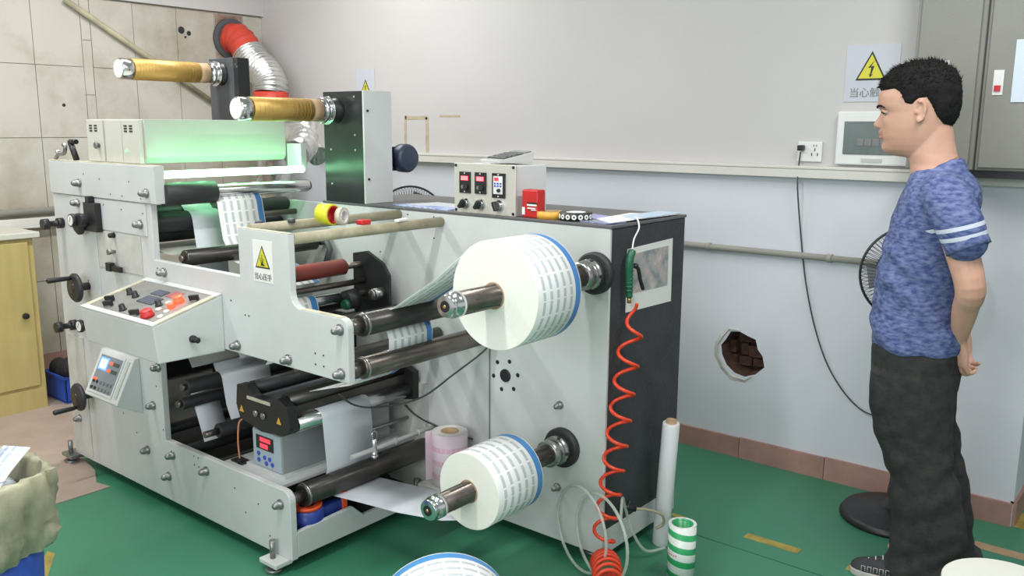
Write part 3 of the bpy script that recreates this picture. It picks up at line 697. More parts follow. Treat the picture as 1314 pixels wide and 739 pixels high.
roller(-2.93,1.015,.030,1.70,2.30,'roller', label='grey roller behind the riser plate')
roller(-2.62,.958,.031,1.74,2.19,'red_roller', .013, label='red rubber roller')
roller(-2.60,.895,.012,1.70,2.30,'shaft', .006)
roller(-2.60,.845,.024,1.74,2.14,'chrome', .012)
roller(-2.68,.80,.022,1.74,2.26,'roller', .01)
roller(-2.44,.795,.022,1.72,2.30,'roller', .01)
roller(-2.012,.894,.036,1.735,2.36,'roller', .024, collar=1.745, label='thick dark roller fixed to the arm end')
roller(-2.012,.757,.034,1.735,2.36,'shaft', .022, collar=1.742, label='brown-grey roller below the thick dark one')
roller(-2.272,.72,.022,1.70,2.355,'roller')
roller(-2.553,.757,.024,1.70,2.355,'roller')
roller(-2.345,.240,.040,1.745,2.36,'roller', .020, collar=1.75, label='thick low roller along the foot of the frame')
roller(-2.98,.515,.030,1.70,2.34,'rubber', .013)
roller(-3.02,.44,.024,1.70,2.34,'rubber', .013)
roller(-2.84,.36,.028,1.74,2.34,'rubber', .013)
roller(-3.030,.241,.024,1.70,2.34,'rubber')
roller(-2.80,.238,.026,1.70,2.34,'roller')
roller(-2.90,.70,.026,1.70,2.34,'rubber')
roller(-3.16,.30,.022,1.70,2.34,'rubber')
# end bracket and adjuster of the red roller
br = P(MB().prism([(-2.66,1.0),(-2.58,1.015),(-2.49,.975),(-2.455,.93),(-2.455,.80),(-2.50,.76),(-2.66,.76)],'y',2.27,2.285), 'roller_bracket', M['black'], bevel=.002)
P(MB().cyl((-2.49,2.22,.86),(-2.49,2.27,.86),.022).ball((-2.49,2.215,.86),(.02,.006,.02),10), 'clamp_screw', M['steel'], br)
P(MB().lathe((-2.56,2.14,.84),(0,1,0),[(0,.036),(.05,.040),(.055,.02)],22), 'gear', M['black'], br)
P(MB().lathe((-2.55,2.125,.825),(0,1,0),[(0,.018),(.016,.022)],16), 'green_knob', M['greenplastic'], br)
P(MB().box(-2.66,-2.64,1.72,2.27,.75,.765).box(-2.50,-2.48,1.72,2.27,.74,.755), 'bracket_rail', M['roller'])
P(MB().tube([(-2.93,2.32,1.015),(-2.88,2.32,1.02),(-2.86,2.32,.99),(-2.90,2.32,.90)],.014,8), 'lever', M['greypost'])
P(MB().box(-3.30,-3.0,1.70,2.30,1.02,1.026), 'inner_tray', M['paint_dirty'])
# wrapped bars across the top of the riser
for (x,z,y1,r) in ((-2.262,1.145,BY,.0185),(-2.488,1.158,BY,.0175)):
    P(MB().lathe((x,FY1,z),(0,1,0),[(0,r),(y1-FY1,r)],16), 'wrapped_bar', M['wrap'])

# ---- guide / nip table in the lower bay
nt_ = P(MB().prism([(-2.70,.50),(-2.69,.575),(-2.64,.585),(-2.60,.55),(-2.50,.548),(-2.45,.57),(-2.40,.545),(-2.385,.47),(-2.42,.44),(-2.55,.425),(-2.68,.45)],'y',1.735,1.775), 'nip_unit', M['black'], bevel=.003)
P(MB().box(-2.68,-2.42,1.775,2.33,.46,.535), 'nip_body', M['roller'], nt_)
P(MB().box(-2.60,-2.50,1.775,2.33,.535,.545), 'nip_table', M['greypost'], nt_)
P(MB().box(-2.625,-2.49,1.731,1.735,.535,.546), 'front_strip', M['edge'], nt_)
P(MB().cyl((-2.655,1.775,.558),(-2.655,2.33,.558),.026), 'nip_roller', M['rubber'], nt_)
P(MB().cyl((-2.455,1.775,.548),(-2.455,2.33,.548),.030), 'nip_roller', M['roller'], nt_)
P(MB().cyl((-2.408,1.775,.475),(-2.408,2.315,.475),.0285,n=28), 'chrome_roller', M['chrome'], nt_)
P(MB().prism([(-2.44,.43),(-2.375,.44),(-2.375,.55),(-2.43,.57)],'y',2.315,2.345), 'end_plate', M['black'], nt_)
for x in (-2.575,-2.53): P(MB().lathe((x,1.735,.49),(0,-1,0),[(0,.012),(.008,.012),(.010,.006)],12), 'end_screw', M['steel'], nt_)
for x in (-2.665,-2.445):
    w = P(MB().prism([(x-.013,.478),(x+.013,.478),(x,.502)],'y',1.7335,1.735), 'warning_triangle', M['orange'], nt_)
# ultrasonic web controller box
cb = P(MB().box(-2.625,-2.455,1.75,2.26,.285,.425), 'web_controller', mat('silver_grey_box', (.36,.38,.38), .38, .3, .1, 5), bevel=.003)
P(MB().box(-2.622,-2.458,1.747,1.75,.288,.422), 'control_face', mat('pale_blue_grey_face', (.38,.45,.50), .4), cb)
P(MB().box(-2.60,-2.50,1.744,1.747,.355,.405), 'display_bezel', M['black'], cb)
P(MB().box(-2.575,-2.515,1.7425,1.744,.385,.400), 'red_display', M['screen_red'], cb); P(MB().box(-2.575,-2.530,1.7425,1.744,.361,.377), 'red_display', M['screen_red'], cb)
for i,(x,z) in enumerate([(-2.59,.335),(-2.59,.31),(-2.555,.325),(-2.525,.325),(-2.545,.305),(-2.51,.308)]): P(MB().cyl((x,1.744,z),(x,1.747,z),.0085,n=10), 'blue_key', M['brightblue'], cb)
P(MB().box(-2.66,-2.43,1.74,2.28,.2765,.285), 'box_base', M['paint'], cb)
P(MB().tube(smoothpath([(-2.69,1.76,.44),(-2.71,1.75,.42),(-2.715,1.745,.35),(-2.71,1.745,.28)]),.0035,6), 'orange_tube', M['copper'])
P(MB().box(-2.73,-2.66,1.72,1.76,.2765,.283).box(-2.69,-2.67,1.72,1.73,.276,.292), 'tube_clip', M['black'])
# guide rods with chrome clamp
gr = P(MB().cyl((-2.30,1.93,.335),(-2.30,BY,.335),.0085,n=14), 'guide_rod', M['lgrey'])
P(MB().lathe((-2.30,2.14,.335),(0,1,0),[(0,.012),(.006,.012)],12).lathe((-2.30,2.26,.335),(0,1,0),[(0,.012),(.006,.012)],12), 'rod_ring', M['lgrey'], gr)
P(MB().lathe((-2.30,2.04,.30),(0,0,1),[(0,.014),(.012,.014),(.014,.009),(.03,.012),(.045,.008),(.07,.010),(.075,.004)],14), 'clamp', M['chrome'], gr)
P(MB().tube([(-2.30,2.03,.37),(-2.30,2.03,.395),(-2.30,2.04,.405),(-2.30,2.052,.395),(-2.30,2.052,.37)],.0028,6), 'clamp_hook', M['chrome'], gr)
P(MB().cyl((-2.44,2.02,.345),(-2.44,BY,.345),.007,n=12), 'guide_rod', M['steel'])
P(MB().box(-2.62,-2.55,2.30,BY,.15,.42), 'rear_pillar', M['paint_dirty'])

# ---- rewind / unwind shafts with their hubs
def wind_shaft(x, z, y0, r=.034, hub=True):
    s = P(MB().lathe((x,y0+.05,z),(0,1,0),[(0,r),(BY-y0-.05,r)],26), 'winding_shaft', M['shaft'])
    for k in range(6):
        a = 2*PI*k/6+.3; c = Vector((x+math.cos(a)*r, 0, z+math.sin(a)*r))
        P(MB().obox((c.x,(y0+.09+BY-.1)/2,c.z),(.006,BY-.19-y0,.0025), Matrix.Rotation(-a+PI/2,3,'Y')), 'shaft_key', M['roller'], s)
    P(MB().lathe((x,y0,z),(0,1,0),[(0,.019),(.002,.030),(.012,.033),(.014,.029),(.022,.029),(.025,.036),(.05,.036),(.052,r)],26), 'shaft_nose', M['chrome'], s)
    P(MB().lathe((x,y0-.001,z),(0,1,0),[(0,.016),(.004,.016)],18), 'nose_recess', M['black'], s)
    P(MB().lathe((x,y0-.003,z),(0,1,0),[(0,.004),(.004,.006)],10), 'air_valve', M['brass'], s)
    h = P(MB().lathe((x,BY-.022,z),(0,1,0),[(0,.062),(.004,.070),(.022,.070)],32), 'hub_flange', M['rubber'])
    P(MB().lathe((x,BY-.10,z),(0,1,0),[(0,.040),(.006,.047),(.03,.047),(.032,.043),(.045,.043),(.047,.050),(.078,.050)],28), 'hub_collar', M['steel'], h)
    for k in range(5):
        a = 2*PI*k/5; P(MB().cyl((x+math.cos(a)*.048,BY-.05,z+math.sin(a)*.048),(x+math.cos(a)*.053,BY-.05,z+math.sin(a)*.053),.006,n=8), 'grub_screw', M['black'], h)
wind_shaft(-1.564, 1.028, 1.645)
wind_shaft(-1.683, .400, 1.69, .032)

# ---- lamp housing across the top
hs = P(MB().prism([(-3.56,1.352),(-3.16,1.352),(-3.145,1.375),(-3.145,1.516),(-3.56,1.516)],'y',1.70,2.33), 'lamp_housing', M['housing'], bevel=.002)
P(MB().box(-3.565,-3.435,1.682,1.70,1.352,1.514), 'end_cover', M['cream'], hs, bevel=.002)
P(MB().box(-3.425,-3.295,1.685,1.70,1.352,1.514), 'end_cover', M['cream'], hs, bevel=.002)
P(MB().box(-3.285,-3.16,1.682,1.70,1.352,1.514), 'end_cover', M['cream'], hs, bevel=.002)
for x0 in (-3.54,-3.50,-3.265,-3.225):
    mb = MB()
    for i in range(3): mb.box(x0,x0+.022,1.6805,1.682,1.468+i*.010,1.474+i*.010)
    P(mb, 'vent', M['signblack'], hs)
P(MB().lathe((-3.47,1.684,1.415),(0,-1,0),[(0,.009),(.012,.008),(.014,.014),(.02,.012)],12), 'wing_screw', M['galv'], hs)
P(MB().cyl((-3.255,1.678,1.398),(-3.255,1.682,1.398),.0035,n=8), 'green_lamp', mat('green_pilot_lamp', (.1,.9,.2), .4, emit=(.1,1,.25), es=3), hs)
P(MB().box(-3.145,-3.05,2.335,BY,1.31,1.42), 'lamp_connector', M['paint'], hs)
lt = P(MB().cyl((-3.035,1.70,1.315),(-3.035,2.33,1.315),.014,n=16), 'curing_lamp', M['uv'], hs); lab(lt, 'glowing green-white curing tube')
for gy in (1.78,1.90,2.02,2.14,2.26):     # the tube's own green light
    d = bpy.data.lights.new('curing_glow','POINT'); d.energy = .15; d.color = (.22,1,.40); d.shadow_soft_size = .015
    o = bpy.data.objects.new('curing_glow', d); COL.objects.link(o); o.location = (-3.085,gy,1.325)
# ---- towers that carry the foil shafts
tw = P(MB().box(-2.923,-2.681,BY-.004,BY+.14,1.187,1.632), 'drive_tower', M['towerdark'], bevel=.002)
P(MB().box(-2.681,-2.672,BY-.006,BY+.142,1.187,1.634), 'white_side_cover', M['paint'], tw, bevel=.001)
for (y,z) in ((BY+.012,1.555),(BY+.012,1.285)): P(MB().cyl((-2.672,y,z),(-2.668,y,z),.005,n=8), 'cover_screw', M['black'], tw)
for (x,z) in ((-2.88,1.60),(-2.73,1.61),(-2.88,1.40),(-2.73,1.40),(-2.88,1.26),(-2.73,1.46)): P(MB().cyl((x,BY-.006,z),(x,BY-.004,z),.004,n=8), 'panel_screw', M['lgrey'], tw)
mo = P(MB().lathe((-2.76,2.62,1.362),(1,0,0),[(0,.05),(.02,.060),(.06,.060),(.075,.05),(.08,.02)],24), 'motor', M['motor'], tw)
P(MB().box(-2.765,-2.74,2.50,2.66,1.31,1.41), 'motor_bracket', M['motor'], tw)
t1 = P(MB().box(-3.746,-3.552,BY-.003,BY+.05,1.37,1.797), 'foil_post', M['greypost'], bevel=.003)
P(MB().box(-3.552,-3.52,BY+.0,BY+.06,1.37,1.795), 'post_side', M['black'], t1)
def foil_shaft(x, z, ytip, yroll, yend, yhub, par):
    s = P(MB().lathe((x,ytip,z),(0,1,0),[(0,.040),(.004,.0435),(.05,.0435),(.052,.040),(yhub-ytip,.040)],28), 'foil_shaft', M['chrome'])
    P(MB().lathe((x,ytip-.002,z),(0,1,0),[(0,.037),(.003,.038)],26), 'end_cap', M['paper'], s)
    P(MB().lathe((x,yend+.005,z),(0,1,0),[(0,.050),(.012,.053),(.024,.048),(.03,.042),(.034,.056),(.040,.056)],28), 'locking_ring', M['chrome'], s)
    P(MB().lathe((x,yend+.046,z),(0,1,0),[(0,.040),(yhub-yend-.05,.052),(yhub-yend-.046,.052)],26), 'drive_cone', M['black'], s)
foil_shaft(-2.843,1.556,1.893,1.95,2.27,BY-.004,tw)
foil_shaft(-3.645,1.726,1.873,1.93,2.285,BY-.003,t1)
# fittings on the far top corner
P(MB().cyl((-3.69,1.69,1.352),(-3.735,1.69,1.425),.012,n=12), 'cylinder_fitting', M['black'])
P(MB().cyl((-3.735,1.69,1.425),(-3.68,1.69,1.425),.010,n=12), 'cylinder_fitting', M['black'])
P(MB().tube(smoothpath([(-3.86,1.68,1.35),(-3.83,1.68,1.37),(-3.78,1.68,1.375),(-3.76,1.68,1.40),(-3.77,1.68,1.415)]),.008,8), 'air_fitting', M['galv'])
P(MB().ball((-3.835,1.68,1.38),.011,8), 'air_fitting', M['chrome']); P(MB().ball((-3.775,1.68,1.41),.010,8), 'air_fitting', M['chrome'])

# ---- handwheels, knobs and gauges at the far end
def handwheel(x, z, ang, y=FY0-.075):
    w = P(MB().lathe((x,y,z),(0,1,0),[(0,.030),(.004,.052),(.012,.060),(.020,.060),(.024,.05),(.024,.03)],28), 'handwheel', M['rubber'])
    P(MB().lathe((x,y-.004,z),(0,1,0),[(0,.014),(.003,.022),(.006,.022)],20), 'hub_ring', M['roller'], w)
    P(MB().cyl((x,y+.02,z),(x,FY0,z),.016,n=14), 'spindle', M['black'], w)
    cx, cz = x+.042*math.cos(ang), z+.042*math.sin(ang)
    P(MB().lathe((cx,y,cz),(0,-1,0),[(0,.006),(.01,.009),(.09,.011),(.095,.007)],14), 'crank_handle', M['black'], w)
handwheel(-3.60,.838,PI*.5); handwheel(-3.66,.36,-PI*.45)
def gauge(x, z, r=.024, y=FY0-.05):
    g = P(MB().lathe((x,y,z),(0,1,0),[(0,r),(.012,r*1.05),(.03,r*.6),(-y+FY0,r*.45)],22), 'dial_gauge', M['black'])
    P(MB().lathe((x,y-.0015,z),(0,1,0),[(0,r*.8),(.002,r*.82)],20), 'dial_face', M['paper'], g)
    P(MB().obox((x,y-.0022,z+.004),(.0022,.001,r*.9),Matrix.Rotation(.5,3,'Y')), 'needle', M['red'], g)
gauge(-3.56,1.118,.026,FY0-.075); gauge(-3.635,.668,.026,FY0-.045)
P(MB().lathe((-3.575,FY0-.05,1.10),(0,1,0),[(0,.030),(.01,.044),(.02,.044),(.022,.03)],24), 'gauge_wheel', M['rubber'])
P(MB().box(-3.54,-3.44,FY0-.03,FY0-.005,1.075,1.19).box(-3.52,-3.49,FY0-.03,FY0-.005,1.19,1.215).cyl((-3.52,FY0-.06,1.12),(-3.52,FY0-.01,1.12),.026), 'gauge_block', M['black'], bevel=.002)
for (x,z,r) in ((-3.80,1.085,.022),(-3.76,.65,.022)):
    P(MB().lathe((x,FY0-.085,z),(0,1,0),[(0,r),(.025,r*1.05),(.03,r*.55),(.06,r*.55),(.062,r),(.085,r)],18), 'star_knob', M['black'])
for (x,z) in ((-3.352,1.070),): P(MB().lathe((x,FY0-.004,z),(0,-1,0),[(0,.011),(.02,.010),(.024,.006)],12), 'small_knob', M['black'])
P(MB().lathe((-3.355,FY0-.004,1.005),(0,-1,0),[(0,.006),(.03,.012)],12), 'cone_screw', M['galv'])
l = P(MB().box(-3.37,-3.28,FY0-.030,FY0-.016,.930,.952).box(-3.385,-3.35,FY0-.034,FY0-.012,.928,.962).cyl((-3.36,FY0-.02,.94),(-3.36,FY0,.94),.01), 'clamp_lever', M['black'], bevel=.002)
for (x,z) in ((-3.87,.98),(-3.87,.92)): P(MB().lathe((x,FY0+.3,z),(-1,0,0),[(0,.02),(.02,.018),(.025,.008)],12), 'side_knob', M['black'])

# ---- warning sticker on the riser
st = P(MB().box(-2.438,-2.334,FY0-.0012,FY0,.995,1.132), 'warning_sticker', M['paper']); lab(st, 'white sticker with yellow crushing-hazard triangle')
sign_triangle(st, -2.387,1.068,.078,FY0-.0012,'hand')
text('当心压手', 'sticker_lettering', (-2.387,FY0-.0018,1.012), .0235, (1,0,0), (0,0,1), M['grey'], st)

# ---- operator console
cn = P(MB().prism([(FY0,.923),(1.40,.853),(1.415,.727),(FY0,.723)],'x',-3.126,-2.63), 'operator_console', M['paint'], bevel=.004)
sl = math.atan2(.923-.853, FY0-1.40)
def con(x, t, h=0):   # point on the sloping console top, t from its front edge
    y = 1.40 + t*math.cos(sl); z = .853 + t*math.sin(sl); n = Vector((0,-math.sin(sl),math.cos(sl))); return Vector((x,y,z)) + n*h
CN = Vector((0,-math.sin(sl),math.cos(sl))); RX = Matrix.Rotation(sl,3,'X')
P(MB().obox(con(-2.878,.136,.001),(.44,.215,.003),RX), 'console_panel', mat('worn_grey_panel', (.27,.27,.245), .45, 0, .25, 9), cn)
for (x0,x1,t0,t1) in ((-3.126,-2.63,0,.022),(-3.126,-2.63,.245,.268),(-3.126,-3.10,.022,.245),(-2.656,-2.63,.022,.245)):
    c = con((x0+x1)/2,(t0+t1)/2,.003); P(MB().obox(c,(x1-x0,t1-t0,.006),RX), 'console_rim', M['edge'] if x1-x0 < .1 else M['paint'], cn)
def cknob(x, t, m='black', r=.011, h=.022): P(MB().lathe(con(x,t,.002),CN,[(0,r*1.25),(.004,r*1.25),(.005,r),(h,r*.9)],14), 'control_knob', M[m], cn)
def tog(x, t, m='black'): 
    P(MB().lathe(con(x,t,.002),CN,[(0,.012),(.005,.011)],12), 'switch_base', M['grey'], cn); P(MB().obox(con(x,t,.014),(.034,.010,.018),RX@Matrix.Rotation(.5,3,'Z')), 'rotary_switch', M[m], cn)
for (x,t) in ((-3.045,.075),(-3.00,.045),(-2.80,.035),(-2.685,.195)): tog(x,t)
for (x,t) in ((-3.03,.145),(-2.975,.135),(-2.90,.045),(-2.79,.12)): cknob(x,t)
for (x,t,r,h,m) in ((-2.735,.165,.017,.026,'redlit'),(-2.72,.125,.012,.018,'redlit'),(-2.735,.045,.020,.028,'red')):
    P(MB().lathe(con(x,t,.002),CN,[(0,r*1.15),(h*.4,r*1.15),(h*.45,r),(h*.9,r),(h,r*.6)],18), 'push_button', M[m], cn)
for (x,t) in ((-2.75,.095),(-2.70,.095),(-2.77,.145),(-2.68,.06)): P(MB().lathe(con(x,t,.002),CN,[(0,.011),(.006,.010)],12), 'indicator', M['white'], cn)
P(MB().obox(con(-2.90,.19,.004),(.075,.035,.004),RX).obox(con(-2.875,.135,.004),(.10,.05,.004),RX), 'display_window', mat('dark_blue_display', (.07,.08,.12), .25), cn)
P(MB().obox(con(-2.82,.20,.003),(.06,.045,.002),RX), 'red_legend', mat('faded_red_legend', (.33,.10,.09), .5), cn)
P(MB().lathe((-2.63,1.538,.79),(1,0,0),[(0,.013),(.012,.012),(.014,.008),(.034,.010),(.036,.006)],14), 'side_button', M['black'], cn)
# ---- small wedge-shaped registration panel
wp = P(MB().prism([(FY0-.0,.592),(FY0-.02,.592),(1.555,.422),(1.565,.412),(FY0,.365)],'x',-3.50,-3.235), 'registration_panel', M['paint'], bevel=.003)
a2 = math.atan2(.592-.422, 1.64-1.555); WN = Vector((0,-math.sin(a2),math.cos(a2))); WX = Matrix.Rotation(a2,3,'X'); WLn = math.hypot(.17,.085)
def wpt(x, t, h=0): return Vector((x,1.555+t*math.cos(a2),.422+t*math.sin(a2))) + WN*h
P(MB().obox(wpt(-3.385,.098,.002),(.19,.165,.004),WX), 'panel_face', M['paint'], wp)
P(MB().obox(wpt(-3.385,.098,.0035),(.172,.145,.003),WX), 'panel_overlay', mat('blue_grey_overlay', (.20,.235,.26), .4), wp)
P(MB().obox(wpt(-3.430,.135,.0055),(.066,.052,.002),WX), 'lcd_bezel', M['screen_blue'], wp); P(MB().obox(wpt(-3.430,.135,.0067),(.050,.038,.001),WX), 'lcd', M['screen_pale'], wp)
for (x,t) in ((-3.375,.145),(-3.375,.115),(-3.452,.070)): P(MB().obox(wpt(x,t,.006),(.022,.009,.002),WX), 'red_readout', M['redlit'], wp)
for t in (.145,.115): P(MB().obox(wpt(-3.335,t,.006),(.045,.014,.002),WX), 'readout_window', M['greypost'], wp)
for i in range(6):
    for j in range(2): P(MB().obox(wpt(-3.455+i*.027,.035+j*.026,.006),(.013,.011,.005),WX), 'key', M['grey'] if i > 1 else M['black'], wp)
P(MB().obox(wpt(-3.262,.098,.002),(.018,.15,.004),WX), 'panel_groove', M['housing'], wp)
# hoses and cables on the machine
P(MB().tube(smoothpath([(-2.10,1.72,.66),(-2.12,1.80,.60),(-2.17,1.95,.545),(-2.10,2.08,.56),(-2.05,2.20,.63),(-2.0,2.30,.70),(-2.0,2.36,.74)]),.0035,6), 'loose_cable', M['cable'])
P(MB().tube(smoothpath([(-2.44,2.33,.40),(-2.40,2.34,.37),(-2.33,2.345,.35),(-2.2,2.35,.335),(-2.1,2.355,.33)]),.0035,6), 'loose_cable', M['cable'])
# a pale panel at the foot of the back plate behind the low roller
P(MB().box(-2.55,-2.34,2.345,BY,.06,.50), 'rear_cover', M['paint_dirty'])
# ================================================================== WEBS, ROLLS AND LOOSE THINGS
def label_roll(x, z, y0, y1, r, label, core=.040, ax=(0,1,0), pt=None, grp=None):
    # paper roll on a horizontal axis; near side cream, outer wrap printed with a blue edge
    p0 = Vector((x,y0,z)) if pt is None else Vector(pt); ax = Vector(ax).normalized(); w = y1-y0
    t = empty('label_roll', p0 - Vector((0,0,r)), label, 'paper roll', grp)
    L = 2*PI*r
    MB().lathe(p0, ax, [(.0,core),(0,r-.002),(.002,r),(w-.002,r),(w,r-.002),(w,core),(0,core)], 72, cap=False,
        uvv=[(0,0,0),(0,0,L),(0,1,L),(1,1,L),(0,0,0),(0,0,0)], mis=[1,1,0,1,1,1]).build('paper_winding', [M['print'], M['rollside']], t)
    MB().lathe(p0-ax*.002, ax, [(0,core-.004),(0,core+.002),(w+.004,core+.002),(w+.004,core-.004),(0,core-.004)], 40, cap=False).build('core', M['kraft'], t)
    mb = MB()
    rr = core+.02
    while rr < r-.02:
        mb.lathe(p0-ax*.0002, ax, [(0,rr),(0,rr+.0008),(.001,rr+.0008),(.001,rr)], 64, cap=False); rr += random.uniform(.018,.05)
    mb.build('winding_rings', mat('winding_line', (.80,.79,.72), .6), t)
    return t
label_roll(-1.564,1.028,1.845,2.052,.158,'large printed label roll on the upper shaft of the machine', .037)
label_roll(-1.683,.400,1.868,2.088,.122,'smaller printed label roll on the lower shaft of the machine', .035)
ax = Vector((-.78,.62,.06)).normalized()
label_roll(0,0,0,.20,.186,'blue-edged printed label roll standing in the foreground at the bottom edge',.04,ax,(-1.350,1.437,.188))
# web between the upper roll and the rollers beneath it
def tag_web(o, label, grp=None): return tag(o, label, 'paper web', grp)
tag_web(ribbon('printed_web', [(-1.672,1.144),(-1.80,1.045),(-1.99,.930)] + arc(-2.012,.894,.0372,125,262,6) + [(-2.005,.83)] + arc(-2.012,.757,.0352,80,200,6) + [(-2.20,.64),(-2.42,.575)], 1.85,2.047,M['printweb'], flip=True), 'striped paper web running from the large roll down over two dark rollers')
tag_web(ribbon('liner_web', [(-2.45,.512),(-2.428,.508)] + arc(-2.408,.475,.0300,110,-12,9)+[(-2.372,.40),(-2.362,.29),(-2.385,.235)], 1.87,2.095,M['liner']), 'plain grey-white paper web hanging down from the chrome nip roller')
tag_web(ribbon('liner_web', arc(-2.345,.240,.0412,200,285,6)+[(-2.20,.215),(-2.0,.235),(-1.80,.268)]+arc(-1.683,.400,.1225,-115,-95,3), 1.87,2.085,M['liner']), 'plain white web running flat from the low roller to the smaller roll')
tag_web(ribbon('printed_web', [(-3.055,1.221),(-3.04,1.2175),(-3.025,1.2205),(-3.012,1.20),(-3.003,1.15),(-2.985,1.06)]+arc(-2.93,1.015,.0312,160,260,6)+[(-2.75,.95),(-2.66,.905)], 1.90,2.105,M['printweb']), 'printed web with a blue edge hanging below the glowing lamp')
tag_web(ribbon('liner_web', [(-3.20,1.205)]+arc(-3.14,1.128,.0392,110,0,6)+[(-3.09,1.06),(-3.07,.96),(-3.05,.80)], 1.845,1.97,M['liner']), 'plain web wrapped over the black roller at the far left of the upper opening')
tag_web(ribbon('printed_web', arc(-2.60,.845,.0252,120,20,6)+[(-2.56,.80),(-2.545,.72),(-2.60,.65)], 1.80,2.02,M['printweb']), 'striped web with a blue edge over the small chrome roller under the red roller')
tag_web(ribbon('liner_web', [(-3.02,.60)]+arc(-2.98,.515,.0312,110,0,6)+[(-2.93,.42),(-2.90,.36)], 1.84,2.06,M['liner']), 'grey-white web over the black roller in the lower left opening')
tag_web(ribbon('liner_web', [(-3.08,.70),(-3.02,.62),(-2.99,.58)], 1.74,1.95,mat('grey_web', (.30,.30,.29), .5)), 'dark grey web just beneath the operator console')
tag_web(ribbon('liner_web', [(-3.05,.47),(-2.99,.33),(-2.97,.28)], 1.76,1.87,M['liner']), 'narrow pale web low between the black rollers at the left')

# gold foil rolls
def foil_roll(x, z, y0, y1, label):
    t = empty('gold_foil_roll', (x,y0,z-.045), label, 'foil roll', 'gold foil rolls')
    MB().lathe((x,y0,z),(0,1,0),[(0,.041),(0,.0445),(y1-y0-.05,.0445),(y1-y0-.05,.041)],36,cap=False).build('foil', M['gold'], t)
    MB().lathe((x,y1-.052,z),(0,1,0),[(0,.041),(0,.0435),(.05,.0435),(.05,.041)],36,cap=False).build('cardboard_core', M['kraft'], t)
    mb = MB()
    yy = y0+.02
    while yy < y1-.07:
        mb.lathe((x,yy,z),(0,1,0),[(0,.0444),(0,.0449),(.0012,.0449),(.0012,.0444)],30,cap=False); yy += random.uniform(.012,.022)
    mb.build('winding_lines', mat('gold_line', (.50,.32,.09), .45, .5), t)
foil_roll(-2.843,1.556,1.946,2.270,'gold foil roll on the nearer shaft, in front of the black tower')
foil_roll(-3.645,1.726,1.926,2.284,'gold foil roll on the farther shaft, on the dark grey post')

# ---- on the wrapped bars
o = empty('yellow_tape_roll', (-2.375,1.92,1.163), 'yellow tape roll standing on the two wrapped bars', 'tape')
MB().lathe((-2.42,1.93,1.196),(1,.15,0),[(0,.031),(0,.036),(.055,.036),(.055,.031),(0,.031)],30,cap=False).build('tape_winding', M['yellow'], o)
MB().lathe((-2.421,1.93,1.196),(1,.15,0),[(0,.027),(0,.031),(.057,.031),(.057,.027),(0,.027)],30,cap=False).build('core', M['red'], o)
o = empty('clear_tape_roll', (-2.33,1.97,1.163), 'clear tape roll with white core leaning beside the yellow tape', 'tape')
MB().lathe((-2.355,1.955,1.19),(1,.3,0),[(0,.024),(0,.031),(.02,.031),(.02,.024),(0,.024)],28,cap=False).build('tape_winding', mat('clear_tape',(.55,.52,.42),.25), o)
MB().lathe((-2.356,1.955,1.19),(1,.3,0),[(0,.020),(0,.024),(.022,.024),(.022,.020),(0,.020)],28,cap=False).build('core', M['white'], o)
tag(MB().box(-2.30,-2.265,1.98,2.02,1.163,1.180).build('red_clip', M['red'], bevel=.004), 'small red clip lying on the wrapped bar', 'clip')
tag(MB().obox((-2.262,2.16,1.168),(.02,.06,.008),Matrix.Rotation(.2,3,'Z')).build('white_tag', M['paper']), 'little white tag on the far half of the nearer wrapped bar', 'tag')
for (x,y,l) in ((-2.50,1.73,'dark metal nut on the riser edge, left one'),(-2.47,1.84,'dark metal nut on the farther wrapped bar')):
    tag(MB().lathe((x,y,1.17),(0,0,1),[(0,.014),(.012,.014),(.014,.008)],6).build('metal_nut', M['greypost']), l, 'nut')

# ---- control box on the worktop
ZT = 1.1865
o = empty('control_box', (-2.06,2.46,ZT), 'pale control box with three digital meters and three knobs on the worktop', 'control box')
MB().box(-2.200,-1.920,2.382,2.56,ZT,1.362).build('body', M['white'], o, bevel=.002)
MB().box(-2.205,-1.916,2.376,2.382,ZT,1.366).build('front_panel', mat('brushed_pale_panel',(.66,.64,.58),.3,.35), o, bevel=.001)
for i,(x,sc) in enumerate(((-2.150,'r'),(-2.075,'r'),(-1.990,'b'))):
    w = .027 if i < 2 else .030; z0 = 1.258 if i < 2 else 1.248
    mt = MB().box(x-w,x+w,2.371,2.376,z0,1.335).build('meter', M['black'], o, bevel=.001)
    if sc == 'r':
        MB().box(x-.018,x+.018,2.3695,2.371,1.304,1.320).build('red_display', M['screen_red'], mt)
        for j in range(3):
            s = MB(); cx = x-.011+j*.011
            for (a,b,c,d) in ((-.003,.003,.0055,.0065),(-.003,.003,-.0005,.0005),(-.003,.003,-.0065,-.0055),(-.0035,-.0025,-.006,.006),(.0025,.0035,-.006,.006)): s.box(cx+a,cx+b,2.369,2.3695,1.312+c,1.312+d)
            s.build('digit', M['digit'], mt)
        MB().lathe((x+.008,2.371,1.280),(0,-1,0),[(0,.010),(.010,.009)],14).build('dial', M['signblack'], mt)
        MB().cyl((x-.010,2.3695,1.280),(x-.010,2.371,1.280),.007,n=14).build('jack', M['grey'], mt)
    else:
        MB().box(x-.022,x+.020,2.3695,2.371,1.262,1.325).build('white_face', M['white'], mt)
        MB().box(x-.018,x+.002,2.369,2.3695,1.308,1.320).build('red_display', M['screen_red'], mt)
        for j in range(6): MB().box(x-.018+(j%3)*.013,x-.010+(j%3)*.013,2.3685,2.3695,1.287+(j//3)*.009,1.293+(j//3)*.009).build('blue_key', M['brightblue'], mt)
        MB().lathe((x+.005,2.3695,1.275),(0,-1,0),[(0,.007),(.008,.006)],12).build('dial', M['signblack'], mt)
    for z in (z0+.006,1.330): MB().cyl((x,2.3695,z),(x,2.371,z),.0028,n=8).build('screw', M['white'], mt)
